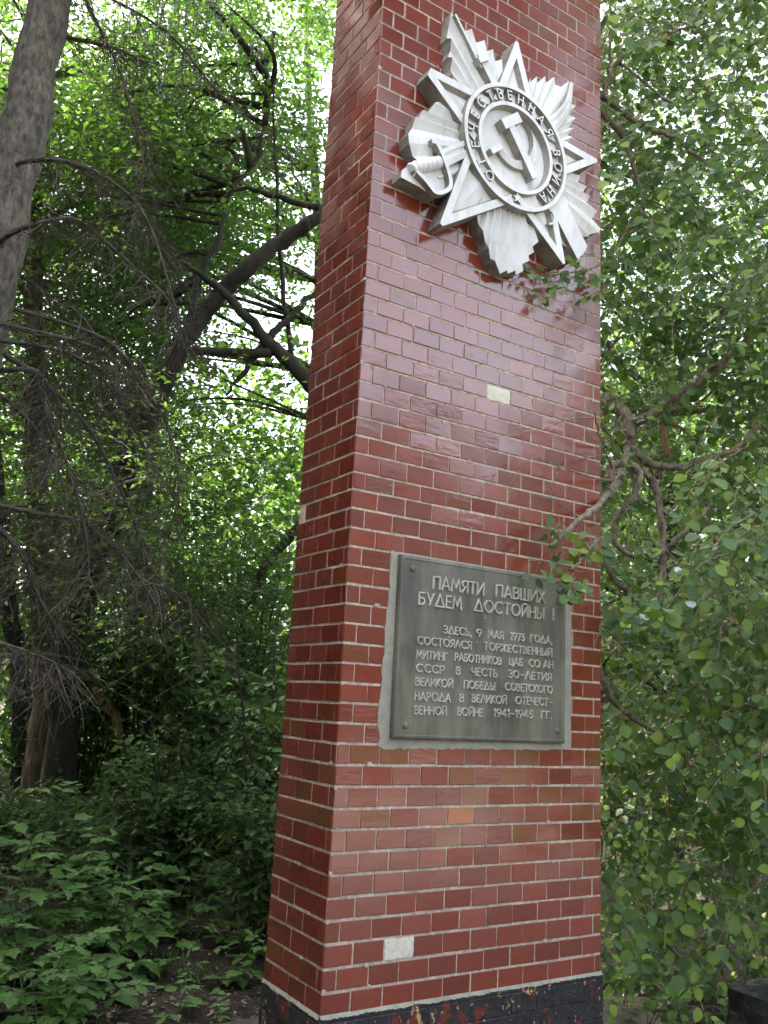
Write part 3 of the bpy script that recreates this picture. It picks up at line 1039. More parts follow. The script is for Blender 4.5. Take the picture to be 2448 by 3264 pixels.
lt = MB()
q = 0
for ch, ang in zip("ОТЕЧЕСТВЕННАЯВОИНА", [-127, -141.6 - .4, -160.5, -178.5, 165.6, 147.5, 129.8, 115, 101.2, 86.5, 71, 55.8, 39.5, 16.8, 0.4, -16, -34, -49]):
    gw_, strokes = G[ch]
    capr, r0 = .043, .2295
    for s_ in strokes:
        q += 1
        pol = []
        for i in range(len(s_) - 1):
            for k in range(3):
                pol.append(tuple(np.array(s_[i]) + (np.array(s_[i + 1]) - np.array(s_[i])) * k / 3))
        pol.append(s_[-1])
        pts = []
        for x, y in pol:
            r = r0 + y * capr
            an = math.radians(ang) - (x - gw_ / 2) * capr * 1.05 / .25
            pts.append((r * math.cos(an), r * math.sin(an)))
        stroke(lt, pts, .0072, EM, .0775, .103 + .0004 * (q % 3), 0, 1)
sx, sy = .25 * math.cos(math.radians(-88)), .25 * math.sin(math.radians(-88))
prism(lt, [(sx + (.026 if k % 2 == 0 else .0105) * math.cos(math.radians(92 + 36 * k)), sy + (.026 if k % 2 == 0 else .0105) * math.sin(math.radians(92 + 36 * k))) for k in range(10)], .0775, .103, EM, 0, 1)
lt.build("ring_lettering", WH, emblem)

hm = MB()
hx = lambda c, d, a, b: [tuple(np.array(c) + np.array(d) * s * a + np.array([-d[1], d[0]]) * t * b) for s, t in ((-1, -1), (1, -1), (1, 1), (-1, 1))]
dh = np.array([.09, .074])
dh = dh / np.linalg.norm(dh)
prism(hm, hx((-.042, .115), dh, .062, .024), .063, .112, EM, 0, 2)
dd = np.array([.148, -.222])
dd = dd / np.linalg.norm(dd)
prism(hm, [(-.061, .082), (-.026, .103), (.121, -.103), (.09, -.127)], .063, .1095, EM, 0, 2)
hm.build("hammer", WH, emblem)
sk = MB()
no, ni = [], []
for k in range(33):
    t = k / 32
    a = math.radians(-140 + 222 * t)
    r = .128 + .012 * t
    w = .012 + .03 * math.sin(math.pi * min(1, t * 1.02)) ** .9 if t < .98 else .002
    if t > .6:
        w *= max(0.02, (1 - t) / .4) ** .8
    no.append((.0 + r * math.cos(a), .04 + r * math.sin(a)))
    ni.append((.0 + (r - w) * math.cos(a), .04 + (r - w) * math.sin(a)))
for i in range(32):
    a, b, c, d = no[i], no[i + 1], ni[i + 1], ni[i]
    mo, mp = ((a[0] + d[0]) / 2, (a[1] + d[1]) / 2), ((b[0] + c[0]) / 2, (b[1] + c[1]) / 2)
    sk.add([EM(*a, .084), EM(*b, .084), EM(*c, .094), EM(*d, .094)], [(0, 1, 2, 3)], 0)
    sk.add([EM(*a, .084), EM(*b, .084), EM(*b, .062), EM(*a, .062)], [(0, 1, 2, 3)], 2)
    sk.add([EM(*d, .094), EM(*c, .094), EM(*c, .062), EM(*d, .062)], [(0, 1, 2, 3)], 2)
prism(sk, hx((-.116, -.052), np.array([.74, .67]), .038, .0135), .063, .1, EM, 0, 2)
sk.build("sickle", WH, emblem)

sb = MB()
# block under the hilt, grip, guard, blade either side of the ring
prism(sb, [(-.589, -.367), (-.585, -.335), (-.566, -.312), (-.5, -.275), (-.40, -.235), (-.336, -.299), (-.35, -.335), (-.404, -.385), (-.43, -.392), (-.495, -.375)], 0, .07, EM, 0, 1)
gr = [(-.548, -.325), (-.515, -.297), (-.48, -.276), (-.445, -.255), (-.41, -.232)]
sb.tube([EM(x, y, .078) for x, y in catmull([(a, b, 0) for a, b in gr], 6) for x, y in [(x, y)]] if False else [EM(p.x, p.y, .078) for p in catmull([(a, b, 0) for a, b in gr], 6)],
        [(.027 + .0035 * math.sin(i * 1.6)) for i in range(len(catmull([(a, b, 0) for a, b in gr], 6)))], 12, 0)
gd = [(-.452, -.160), (-.438, -.158), (-.42, -.178), (-.396, -.215), (-.372, -.262), (-.356, -.312), (-.362, -.345), (-.40, -.378), (-.432, -.388), (-.458, -.372), (-.49, -.35), (-.53, -.33)]
stroke(sb, [(p.x, p.y) for p in catmull([(a, b, 0) for a, b in gd], 4)], .022, EM, .068, .1, 0, 1)

sb.build("sabre_hilt", WH, emblem)


def blade(path, w0, w1, h):
    sb = MB()
    pp = [np.array((p.x, p.y)) for p in catmull([(a, b, 0) for a, b in path], 5)]
    n = len(pp)
    for i in range(n - 1):
        rows = []
        for j in (i, i + 1):
            t = (pp[min(j + 1, n - 1)] - pp[max(j - 1, 0)])
            t /= np.linalg.norm(t)
            nn = np.array([-t[1], t[0]])
            w = w0 + (w1 - w0) * j / (n - 1)
            rows.append([pp[j] + nn * w * q for q in (1, .45, .3, -.1, -.25, -1)])
        hh = [h, h, h - .008, h - .008, h, h - .006]
        for k in range(5):
            sb.add([EM(*rows[0][k], hh[k]), EM(*rows[1][k], hh[k]), EM(*rows[1][k + 1], hh[k + 1]), EM(*rows[0][k + 1], hh[k + 1])], [(0, 1, 2, 3)], 0)
        for k in (0, 5):
            sb.add([EM(*rows[0][k], hh[k]), EM(*rows[1][k], hh[k]), EM(*rows[1][k], .04), EM(*rows[0][k], .04)], [(0, 1, 2, 3)], 2)
    sb.build("sabre_blade", WH, emblem)


blade([(-.40, -.22), (-.34, -.165), (-.27, -.11)], .036, .034, .092)
blade([(.2, .2), (.27, .285), (.325, .385), (.35, .51)], .04, .012, .09)

rf = MB()
# rifle: barrel with its muzzle band at the upper edge, butt at the lower edge
prism(rf, hx((-.285, .42), np.array([.62, -.785]), .125, .006), .05, .092, EM, 0, 2)
prism(rf, hx((-.175, .315), np.array([.62, -.785]), .085, .014), .05, .097, EM, 0, 2)
prism(rf, hx((-.212, .352), np.array([.78, .62]), .032, .013), .05, .112, EM, 0, 2)
rf.build("rifle_barrel", WH, emblem)
rf = MB()
prism(rf, [(.21, -.16), (.245, -.235), (.33, -.33), (.405, -.41), (.455, -.345), (.465, -.315), (.39, -.23), (.29, -.11)], .02, [.088, .088, .084, .08, .076, .078, .084, .088], EM, 0, 2)
stroke(rf, [(p.x, p.y) for p in catmull([(.205, -.225, 0), (.235, -.245, 0), (.232, -.285, 0), (.21, -.30, 0)], 5)], .012, EM, .06, .096, 0, 2)
rf.build("rifle_butt", WH, emblem)

# ------------------------------------------------------------------ black block at the right
bk = empty("stone_block", (2.9, 0.15, 0), "rough black painted stone block half hidden behind hanging leaves", "block")
bm_ = MB()
rk = random.Random(4)
nx, ny = 10, 6
x0, x1, y0, y1, zt = 2.66, 3.8, -0.3, 0.4, .165
top = [(x0 + (x1 - x0) * i / nx + rk.uniform(-.012, .012), y0 + (y1 - y0) * j / ny + rk.uniform(-.012, .012), zt + rk.uniform(-.012, .012) - (.02 if i in (0, nx) or j in (0, ny) else 0)) for j in range(ny + 1) for i in range(nx + 1)]
bm_.add(top, [(j * (nx + 1) + i, j * (nx + 1) + i + 1, (j + 1) * (nx + 1) + i + 1, (j + 1) * (nx + 1) + i) for j in range(ny) for i in range(nx)])
ring_ = [(0, j) for j in range(ny + 1)] + [(i, ny) for i in range(1, nx + 1)] + [(nx, j) for j in range(ny - 1, -1, -1)] + [(i, 0) for i in range(nx - 1, 0, -1)]
rv = [top[j * (nx + 1) + i] for i, j in ring_]
rm = [(x + rk.uniform(-.02, .02), y + rk.uniform(-.02, .02), .07) for x, y, z in rv]
rl = [(x + rk.uniform(-.02, .02), y + rk.uniform(-.02, .02), -.1) for x, y, z in rv]
nn = len(rv)
bm_.add(rv + rm + rl, [(k, (k + 1) % nn, (k + 1) % nn + nn, k + nn) for k in range(nn)] + [(k + nn, (k + 1) % nn + nn, (k + 1) % nn + 2 * nn, k + 2 * nn) for k in range(nn)])
bm_.build("stone", M['block'], bk)
# ------------------------------------------------------------------ vegetation
def ath(u, v, hd):
    """a point seen at photograph pixel (u, v), hd metres away measured along the ground"""
    d = MC @ np.array([(u - 1224) / FPX, -(v - 1632) / FPX, -1.0])
    return Vector(CP + d / math.hypot(d[0], d[1]) * hd)


def polar(az, hd, z=0.0):
    a = math.radians(az)
    return Vector((CP[0] + math.sin(a) * hd, CP[1] + math.cos(a) * hd, z))


def knobbly(pts, rad, rng, a=.08, b=.012):
    out = [Vector(p) + Vector((rng.gauss(0, b), rng.gauss(0, b), 0)) for p in pts]
    return out, [r * rng.uniform(1 - a, 1 + a) for r in rad]


def trunk_path(t, pix, hd, r0, r1, rng, sides=14, n=6, flare=True):
    """trunk or limb along photograph pixels at a ground distance (single or one per pixel)"""
    hds = hd if isinstance(hd, (list, tuple)) else [hd] * len(pix)
    P = [ath(u, v, h) for (u, v), h in zip(pix, hds)]
    P = catmull(P, n)
    R = lerp_list([r0, r1] if not isinstance(r0, (list, tuple)) else r0, len(P))
    if flare:
        for i in range(min(4, len(R))):
            R[i] *= 1 + .35 * (1 - i / 4) ** 2
    P, R = knobbly(P, R, rng)
    t.tube(P, R, sides)
    return P


def to_ground(p):
    return Vector((p.x, p.y, ground_z(p.x, p.y) - .1))


LW = [M['leaf_wood'], M['twig_green']]

# --- the spruce at the left edge, with its dead hanging branches
R1 = random.Random(21)
sp_top, sp_low = ath(157, 0, 5.6), ath(-62, 1061, 5.6)
spx, spy = sp_low.x, sp_low.y
spruce = empty("spruce_tree", (spx, spy, ground_z(spx, spy)), "tall grey barked spruce with dry drooping branches at the left edge", "tree")
t = MB()
P = [(spx + (sp_top.x - spx) * f, spy + (sp_top.y - spy) * f, z) for z, f in ((-.2, -.9), (.6, -.6), (1.6, -.3), (sp_low.z, 0), ((sp_low.z + sp_top.z) / 2, .5), (sp_top.z, 1), (sp_top.z + 2, 1.4), (sp_top.z + 5, 1.9))]
P = catmull(P, 6)
P, R = knobbly(P, lerp_list([.185, .17, .16, .155, .145, .13, .11, .06], len(P)), R1, .05)
t.tube(P, R, 18)
t.build("trunk", M['bark_grey'], spruce)
DRY = [
    ([(119, 510), (265, 530), (411, 623), (490, 750), (563, 995), (597, 1120)], .017),
    ([(66, 730), (219, 696), (312, 750), (431, 855), (530, 948), (577, 1061)], .016),
    ([(0, 1034), (119, 1061), (265, 1094), (371, 1154), (490, 1293)], .019),
    ([(102, 1180), (120, 1230), (157, 1339), (223, 1501), (271, 1682), (286, 1857)], .017),
    ([(110, 1190), (163, 1236), (289, 1375), (374, 1537), (434, 1682), (467, 1803), (470, 1983)], .018),
    ([(330, 1080), (458, 1236), (530, 1350), (563, 1471), (563, 1610), (506, 1760)], .013),
    ([(-60, 1640), (18, 1706), (78, 1779), (120, 1893), (175, 1996)], .026),
    ([(-40, 1605), (18, 1616), (139, 1640), (259, 1664), (374, 1754), (458, 1851), (566, 1893), (723, 2068)], .017),
    ([(-30, 2040), (60, 2068), (157, 2104), (241, 2146)], .014),
    ([(240, -60), (292, 40), (371, 199), (424, 371), (457, 530), (431, 676), (404, 729)], .015),
    ([(400, 20), (557, 126), (670, 265), (796, 385), (961, 550)], .013),
    ([(150, 90), (219, 119), (358, 152), (477, 205)], .026),
    ([(30, 850), (140, 930), (260, 1010), (350, 1160), (400, 1330)], .014),
    ([(40, 1290), (150, 1420), (210, 1580), (230, 1760), (190, 1940)], .014),
    ([(200, 1120), (330, 1210), (450, 1400), (520, 1560)], .012),
]
db = MB()
for pix, r in DRY:
    hd = R1.uniform(5.0, 5.75)
    pts = [ath(u, v, hd + R1.uniform(-.06, .06)) for u, v in pix]
    root = Vector((spx, spy, pts[0].z + .1))
    pts = catmull([root] + pts, 6)
    db.tube(pts, lerp_list([r * 1.1, r * .8, r * .5, r * .2], len(pts)), 6)
    n = int(len(pts) * 2.9)
    for k in range(n):
        f = R1.uniform(.12, 1) * (len(pts) - 1)
        i = min(int(f), len(pts) - 2)
        p = pts[i].lerp(pts[i + 1], f - i)
        ax = (pts[i + 1] - pts[i]).normalized()
        sd = Vector((R1.gauss(0, 1), R1.gauss(0, 1), R1.gauss(0, .5)))
        d = (ax * R1.uniform(.1, .9) + sd * .65 + Vector((0, 0, -.28))).normalized()
        ln = R1.uniform(.12, .46)
        q = [p]
        for s in range(4):
            d = (d + Vector((R1.gauss(0, .12), R1.gauss(0, .09), -.025))).normalized()
            q.append(q[-1] + d * ln / 4)
        db.tube(q, [.0034, .0028, .0022, .0017, .0012], 3, 0, False)
        for s in range(R1.randint(2, 5)):
            j = R1.randint(1, 3)
            e = (d + Vector((R1.gauss(0, .6), R1.gauss(0, .6), R1.gauss(-.2, .4)))).normalized()
            l2 = ln * R1.uniform(.25, .6)
            db.tube([q[j], q[j] + e * l2 * .5, q[j] + e * l2 + Vector((0, 0, -.1 * l2))], [.0019, .0015, .001], 3, 0, False)
db.build("dry_branches", M['twig_grey'], spruce)
# the green needle sprays hanging into the top of the picture
nd = Leaves(31)
for (u, v, hd, cnt) in ((640, -40, 5.2, 26), (520, 40, 5.0, 22), (700, -120, 5.4, 26), (420, -100, 5.2, 22), (820, -160, 5.5, 20)):
    c = ath(u, v, hd)
    for k in range(cnt):
        p = c + nd.rv(.2)
        d = Vector((nd.r.gauss(.1, .25), nd.r.gauss(0, .25), -1)).normalized()
        ln = nd.r.uniform(.25, .55)
        nd.w.tube([p, p + d * ln], [.003, .0015], 3, 1, False)
        for s in range(int(ln * 150)):
            q = p + d * ln * nd.r.random()
            nd.leaf(q, nd.rv(.55) + d * .9, nd.rv(), nd.r.uniform(.016, .026))
for k in range(5200):
    z = 7.2 + 6 * nd.r.random() ** 1.2
    rr = (13.4 - z) / 7.5 * 3.3 * nd.r.random() ** .5
    a = nd.r.uniform(0, 6.28)
    p = Vector((spx - .4 + math.cos(a) * rr, spy - .2 + math.sin(a) * rr, z - .28 * rr + .3))
    hd_ = math.hypot(p.x - CP[0], p.y - CP[1])
    if math.degrees(math.atan2(p.x - CP[0], p.y - CP[1])) > 1 and math.degrees(math.atan2(p.z - CP[2], hd_)) < 44:
        continue
    d = Vector((math.cos(a), math.sin(a), -.35)) + nd.rv(.3)
    if noise.noise(p * .9) > .3:
        continue
    for s in range(4):
        nd.leaf(p + nd.rv(.12), d + nd.rv(.35), Vector((0, 0, 1)) + nd.rv(.5), nd.r.uniform(.1, .24))
nd.build("needles", T_FAR, [M['needle'], M['twig_grey']], spruce, .25)


def forest_tree(name, label, paths, bark, crown, seed, hole=None, group=None, tmpl=T_OVAL, lmat=LW, base=None):
    rng = random.Random(seed)
    p0 = base if base is not None else to_ground(ath(*paths[0][0][0], paths[0][1] if not isinstance(paths[0][1], (list, tuple)) else paths[0][1][0]))
    root = empty(name, (p0.x, p0.y, ground_z(p0.x, p0.y)), label, "tree", group)
    t = MB()
    lines = []
    for pi, (pix, hd, r0, r1) in enumerate(paths):
        P = trunk_path(t, pix, hd, r0, r1, rng, 14 if pi == 0 else 9, 6, pi == 0)
        lines += P
    origin = lambda q: min(lines, key=lambda p: (p - q).length + max(0, p.z - q.z + .3) * 1.5)
    L = Leaves(seed + 1)
    for (c, rad, npf, ntw, nl, size, kw) in crown:
        puffs(L, c, rad, npf, ntw, nl, size, rng, hole=hole, origin=origin, limbs=t, **kw)
    t.build("trunk", M[bark], root)
    L.build("crown", tmpl, lmat, root)
    return root


HOLE = [(ath(740, 1080, 7.0), .5), (ath(750, 1080, 8.4), .6), (ath(760, 1080, 10), .75), (ath(760, 1075, 12), .9)]
K0 = dict(tlen=.5, droop=.35, r_puff=.62, rad=.004, limb_p=0)
K1 = dict(tlen=.5, droop=.35, r_puff=.62, rad=.004, limb_p=.3)
K = dict(limb_p=.35, tlen=.5, droop=.35, r_puff=.62, rad=.004)
forest_tree("maple_tree", "straight dark trunked tree forking low behind the spruce", [
    ([(112, 2650), (135, 2400), (150, 2200), (140, 1900), (125, 1600), (115, 1250), (105, 900), (112, 500), (125, 0), (140, -600)], 10.0, [.2, .17, .15, .13, .12, .11, .1, .09, .07, .03], 0),
], 'bark_brown', [(polar(4, 10.6, 8.7), (1.7, 1.4, 1.7), 42, 15, 8, .09, K1), (polar(6, 10.9, 6.8), (1.5, 1.7, 3.2), 84, 16, 8, .088, K), (polar(9, 11.3, 3.2), (1.2, .9, 1.4), 24, 14, 8, .08, K1)], 41, HOLE)
forest_tree("leaning_tree", "dark tree leaning right towards the pillar from beside the forked trunk", [
    ([(180, 2650), (205, 2164), (260, 1923), (362, 1622), (422, 1441), (560, 1130), (660, 985), (763, 875), (900, 770), (1015, 690), (1180, 560), (1330, 300)], [9.7, 9.4, 9.1, 8.7, 8.4, 8.0, 7.9, 7.8, 7.7, 7.6, 7.5, 7.4], [.16, .135, .125, .115, .105, .09, .085, .08, .07, .062, .05, .035], 0),
    ([(590, 1075), (640, 870), (700, 760), (729, 616), (830, 480), (850, 200)], [8.0, 8.0, 8.0, 8.1, 8.1, 8.2], [.036, .03, .026, .02, .012], 0),
    ([(1015, 663), (860, 620), (770, 600), (700, 640)], [7.6, 7.8, 7.9, 8.0], [.035, .027, .018, .01], 0),
], 'bark_dark', [(polar(12, 7.3, 9.5), (2.6, 1.4, 1.2), 44, 14, 8, .084, K0), (polar(17, 5.9, 8.9), (2.2, 1.4, .8), 60, 14, 8, .084, K0), (polar(15, 9.4, 10.5), (3.0, 1.6, 1.0), 46, 14, 8, .09, K0), (polar(13.5, 9.9, 6.1), (1.5, 1.4, 2.6), 84, 15, 8, .084, K), (polar(17, 8.4, 7.4), (1.1, 1.2, 1.7), 36, 14, 8, .082, K)], 51, HOLE)  # highest leaf masses, out of view, are added to shade the undergrowth
forest_tree("slender_tree", "slender upright tree in the shade midway between leaning trunk and pillar", [
    ([(372, 2640), (385, 2440), (395, 2200), (430, 1950), (450, 1700), (480, 1450), (500, 1250), (520, 900), (500, 500), (560, 100), (600, -500)], 11.0, [.11, .1, .09, .085, .08, .075, .065, .06, .05, .04, .02], 0),
    ([(520, 900), (400, 620), (335, 300), (320, 60)], 11.0, [.045, .04, .03, .015], 0),
], 'bark_dark', [(polar(10, 12, 7.2), (1.8, 1.5, 3.3), 80, 15, 8, .095, K), (polar(14, 12, 3.2), (1.3, 1.1, 1.4), 34, 14, 8, .09, K)], 61, HOLE)
forest_tree("edge_tree", "shaded trunk at the far left behind the dry spruce branches", [
    ([(58, 2600), (70, 2350), (55, 2100), (30, 1950), (8, 1700), (-30, 1300), (-60, 700), (-60, 0)], 10.8, [.12, .105, .1, .095, .09, .07, .05, .02], 0),
], 'bark_dark', [(polar(3, 11.9, 5.4), (1.2, 1.6, 3.4), 34, 14, 8, .08, K)], 71, HOLE)
forest_tree("crooked_tree", "dark crooked limbs reaching left from behind the pillar", [
    ([(1130, 2560), (1120, 2100), (1090, 1500), (1040, 1290), (981, 1215), (855, 1087), (683, 908), (550, 816), (480, 700)], [7.9, 7.9, 7.9, 7.8, 7.8, 7.8, 7.8, 7.9, 8.0], [.15, .13, .1, .085, .075, .055, .035, .022, .01], 0),
    ([(870, 1110), (842, 1127), (720, 1120), (603, 1114), (540, 1090)], 7.8, [.045, .045, .04, .03, .015], 0),
    ([(716, 1260), (790, 1170), (855, 1087), (920, 1010), (995, 942), (1080, 840)], 7.85, [.012, .03, .04, .035, .03, .02], 0),
    ([(1060, 1560), (940, 1694), (844, 1815), (800, 1930)], 7.9, [.06, .045, .04, .015], 0),
    ([(1010, 2360), (898, 2339), (741, 2303), (660, 2290)], 7.7, [.045, .04, .03, .015], 0),
    ([(940, 1200), (900, 900), (880, 500), (870, 100)], 7.9, [.03, .022, .015, .008], 0),
], 'bark_dark', [(polar(18, 9.2, 5.9), (1.1, 1.1, 2.4), 44, 13, 8, .07, K0), (polar(20, 9.2, 8.0), (1.5, 1.2, 2.0), 74, 14, 8, .075, K0), (polar(15, 9.2, 2.8), (.9, .9, 1.2), 30, 14, 8, .07, K0), (polar(19, 8.7, 3.1), (.8, .9, 1.4), 24, 13, 8, .07, K0), (polar(21, 7.3, 3.0), (.9, .6, 1.1), 24, 13, 8, .066, K0), (polar(24, 7.8, 3.4), (1.2, 1, 2.2), 24, 12, 8, .066, K0)], 81, HOLE, base=polar(21, 7.9))

forest_tree("far_tree", "leafy tree far back seen between the leaning limb and the pillar's top left", [
    ([(1000, 2540), (1010, 1800), (1020, 900), (980, 200), (960, -500)], 11.6, [.12, .1, .08, .05, .02], 0),
], 'bark_dark', [(polar(17, 11.6, 7.6), (2.2, 1.5, 2.8), 100, 14, 8, .095, K1), (polar(11, 12.6, 8.4), (2.4, 1.5, 2.6), 80, 14, 8, .1, K1)], 87, HOLE)

# pale broken limb lying in the undergrowth
bl = MB()
bl.tube(*knobbly(catmull([ath(300, 2195, 10.4), ath(330, 2235, 10.3), ath(360, 2275, 10.2), ath(410, 2420, 10.1)], 4), lerp_list([.04, .055, .05, .045], 13), R1), 8)
tag(bl.build("broken_limb", M['wood_raw']), "pale broken limb leaning among the undergrowth at left", "limb")

# --- shrubs of the understorey at the left
SHR = [(80, 8.6, .6, .6, "broad dark shrub at the foot of the forked trunk"), (330, 8.0, .7, .6, "low oval leaved shrub in the middle of the shaded undergrowth"),
       (560, 7.2, 1.3, .7, "oval leaved shrub left of the pillar, in front of the crooked limbs"), (800, 6.6, 2.1, .7, "tall thin shrub close behind the pillar's left edge"),
       (10, 8.8, .6, .6, "dim shrub at the left frame edge under the spruce"), (260, 11.6, 2.8, 1.2, "leafy shrub behind the slender trunk"), (650, 9.4, 2.8, 1.0, "high shrub deep in the wood left of the pillar"),
       (870, 8.2, 2.0, 1.0, "wide shrub half hidden by the pillar's left edge"), (480, 10.6, 2.4, 1.3, "spreading shrub far back between the slender trunk and the pillar"), (160, 10.8, 2.0, 1.2, "shrub far back between the two left trunks"), (800, 10.5, 3.2, 1.2, "tall dim shrub behind the crooked limbs"),
       (860, 6.0, 1.0, .55, "shrub pressed against the back of the pillar's left side"), (430, 7.0, .7, .5, "low shrub behind the seedlings in the middle of the left side"), (610, 8.3, 1.7, .9, "rounded shrub below the crooked limbs"), (760, 7.4, 1.5, .8, "dense shrub just beyond the bare soil, below the crooked limbs"),
       (170, 11.2, 3.2, 1.1, "tall shrub right behind the forked trunk"), (420, 10.4, 3.4, 1.1, "tall dark shrub behind the slender trunk's right side"), (600, 9.9, 3.4, 1.1, "tall dark shrub in the gap under the leaning limb"), (760, 9.2, 3.4, 1.0, "tall dark shrub close to the pillar's left edge, behind the limbs")]
for i, (u, hd, h, w, lab) in enumerate(SHR):
    rng = random.Random(200 + i)
    b = ath(u, 2270 + 4160 / hd, hd)
    b.z = ground_z(b.x, b.y)
    root = empty("shrub", b, lab, "shrub", "shrubs of the shaded understorey")
    s = MB()
    L = Leaves(300 + i)
    for k in range(21):
        a = rng.uniform(0, 6.28)
        e = b + Vector((math.cos(a) * w * rng.uniform(.2, 1), math.sin(a) * w * rng.uniform(.2, 1), h * rng.uniform(.35, 1)))
        st_ = b + Vector((rng.gauss(0, .08), rng.gauss(0, .08), -.05))
        pts = catmull([st_, st_.lerp(e, .5) + Vector((0, 0, h * .14)), e], 5)
        s.tube(pts, lerp_list([.012, .004], len(pts)), 5)
        for q in range(11):
            f = rng.uniform(.35, 1) * (len(pts) - 1)
            j = min(int(f), len(pts) - 2)
            p = pts[j].lerp(pts[j + 1], f - j)
            d = Vector((rng.gauss(0, 1), rng.gauss(0, 1), rng.gauss(.1, .5)))
            L.twig(p, d, rng.uniform(.25, .5), 8, .075, .4, .9, .003)
    s.build("stem", M['bark_dark'], root)
    L.build("foliage", T_OVAL, [M['leaf_shade'], M['twig_green']], root)

# --- seedlings with lobed leaflets on the open soil
def compound(L, p, d, up, size, n=5):
    d = Vector(d).normalized()
    side = d.cross(Vector(up)).normalized()
    ln = size * 1.5
    tip = p + d * ln + Vector((0, 0, -.12 * ln))
    L.w.tube([p, p.lerp(tip, .55) + Vector((0, 0, .04 * ln)), tip], [.0022, .0018, .0012], 3, 1, False)
    L.leaf(tip, d + L.rv(.15) + Vector((0, 0, -.25)), Vector(up) + L.rv(.18), size * L.r.uniform(.95, 1.2))
    for k in range((n - 1) // 2):
        q = p.lerp(tip, .92 - .42 * k)
        for s in (-1, 1):
            L.leaf(q, d * .45 + side * s + L.rv(.15) + Vector((0, 0, -.2)), Vector(up) + L.rv(.22), size * L.r.uniform(.7, .95))


SEED = [  # (u, v of the foot, ground distance, height, leaflet, nodes, label)
    (40, 2990, 5.5, .95, .135, 6, "tallest lobed leaved seedling at the left frame edge"),
    (200, 2960, 5.7, .68, .13, 5, "bushy maple seedling right of the tallest one"),
    (120, 3060, 5.25, .46, .125, 5, "maple seedling low at the left edge with drooping leaves"),
    (330, 3010, 5.7, .52, .125, 5, "maple seedling in the middle of the left clump"),
    (400, 3040, 5.5, .38, .12, 4, "yellow green seedling at the right side of the clump"),
    (250, 3110, 5.1, .26, .11, 4, "small seedling below the clump on bare soil"),
    (420, 3000, 6.2, .60, .12, 5, "dark seedling behind the yellow green one"),
    (130, 3300, 4.55, .42, .12, 4, "bright seedling at the bottom left with spread leaves"),
    (300, 3290, 4.6, .27, .11, 3, "pale bright seedling at the bottom edge"),
    (40, 3110, 5.0, .35, .12, 4, "dim seedling at the left edge above the bottom one"),
    (590, 2990, 6.1, .34, .11, 3, "seedling with pale top leaves beside the bare soil"),
    (790, 3000, 5.9, .3, .1, 3, "dark seedling left of the painted foot"),
    (830, 3080, 5.3, .30, .105, 3, "seedling touching the left edge of the painted foot"),
    (660, 3120, 5.3, .16, .08, 2, "tiny seedling alone on the bare soil"),
    (560, 3245, 4.75, .14, .08, 2, "tiny seedling near the pavement edge"),
    (640, 2900, 6.9, .3, .1, 3, "shaded seedling at the back of the bare soil"),
]
for i, (u, v, hd, h, size, nn_, lab) in enumerate(SEED):
    rng = random.Random(400 + i)
    b = ath(u, v, hd)
    b.z = ground_z(b.x, b.y) if not (b.x < 2.6 and b.y < 1.55) else -.05
    root = empty("maple_seedling", b, lab, "seedling", "maple seedlings on the forest floor")
    L = Leaves(500 + i)
    for stem in range(3 if h > .35 else 2):
        off = Vector((rng.gauss(0, .06), rng.gauss(0, .06), -.02)) * (0 if stem == 0 else 1)
        lean = Vector((rng.gauss(0, .16), rng.gauss(0, .16), 1))
        hh = h * (1 if stem == 0 else rng.uniform(.55, .85))
        pts = [b + off + lean * hh * f for f in (0, .5, 1)]
        L.w.tube(pts, [.0045, .0035, .002], 4, 1, False)
        for k in range(nn_):
            f = .22 + .78 * k / max(1, nn_ - 1)
            p = pts[0].lerp(pts[2], f)
            a = rng.uniform(0, 3.14) + k * 1.57
            for s in (0, math.pi):
                d = Vector((math.cos(a + s), math.sin(a + s), .45 if f > .9 else .2))
                compound(L, p, d, (0, 0, 1), size * 1.22 * (1.05 - .35 * f) * rng.uniform(.85, 1.1), 5 if rng.random() < .6 else 3)
    o = leaf_mesh("leaves", L.p, L.d, L.n, L.s, T_LOBE, [M['leaf_under'], M['twig_green']], root, L.w)

# --- ground cover, litter
R2 = random.Random(77)
uc = Leaves(78)
for k in range(1700):
    az, hd = R2.uniform(5, 62), 6.6 + 8 * R2.random() ** .9
    if 29 < az < 44:
        continue
    p = polar(az, hd)
    if hd < 8.4 and az > 15 and R2.random() < .93:
        continue
    if noise.noise(Vector((p.x * 1.1, p.y * 1.1, 7))) < -.05 + (0.25 if hd < 7 else -.1):
        continue
    p.z = ground_z(p.x, p.y)
    h = R2.uniform(.08, .3) + (.3 * R2.random() if hd > 7 else 0)
    uc.w.tube([p, p + Vector((0, 0, h))], [.003, .0015], 3, 1, False)
    for q in range(R2.randint(5, 9)):
        a = R2.uniform(0, 6.28)
        uc.leaf(p + Vector((math.cos(a) * .03, math.sin(a) * .03, h * R2.uniform(.4, 1))), Vector((math.cos(a), math.sin(a), R2.uniform(-.1, .4))), Vector((0, 0, 1)) + uc.rv(.3), R2.uniform(.05, .105))
o = leaf_mesh("undergrowth", uc.p, uc.d, uc.n, uc.s, T_OVAL, [M['leaf_shade'], M['twig_green']], None, uc.w)
tag(o, kind='stuff')
gr_ = Leaves(76)
for k in range(900):
    az, hd = R2.uniform(8, 62), R2.uniform(5.2, 8)
    p = polar(az, hd)
    if -2.7 < p.x < 2.36 and p.y < 1.37 or p.x > 2 and p.y < .5 or 29 < az < 43 or noise.noise(p * 1.7) < .05:
        continue
    p.z = ground_z(p.x, p.y)
    for s in range(3):
        gr_.leaf(p + Vector((R2.gauss(0, .03), R2.gauss(0, .03), -.01)), Vector((R2.gauss(0, .45), R2.gauss(0, .45), 1)), gr_.rv(), R2.uniform(.05, .17))
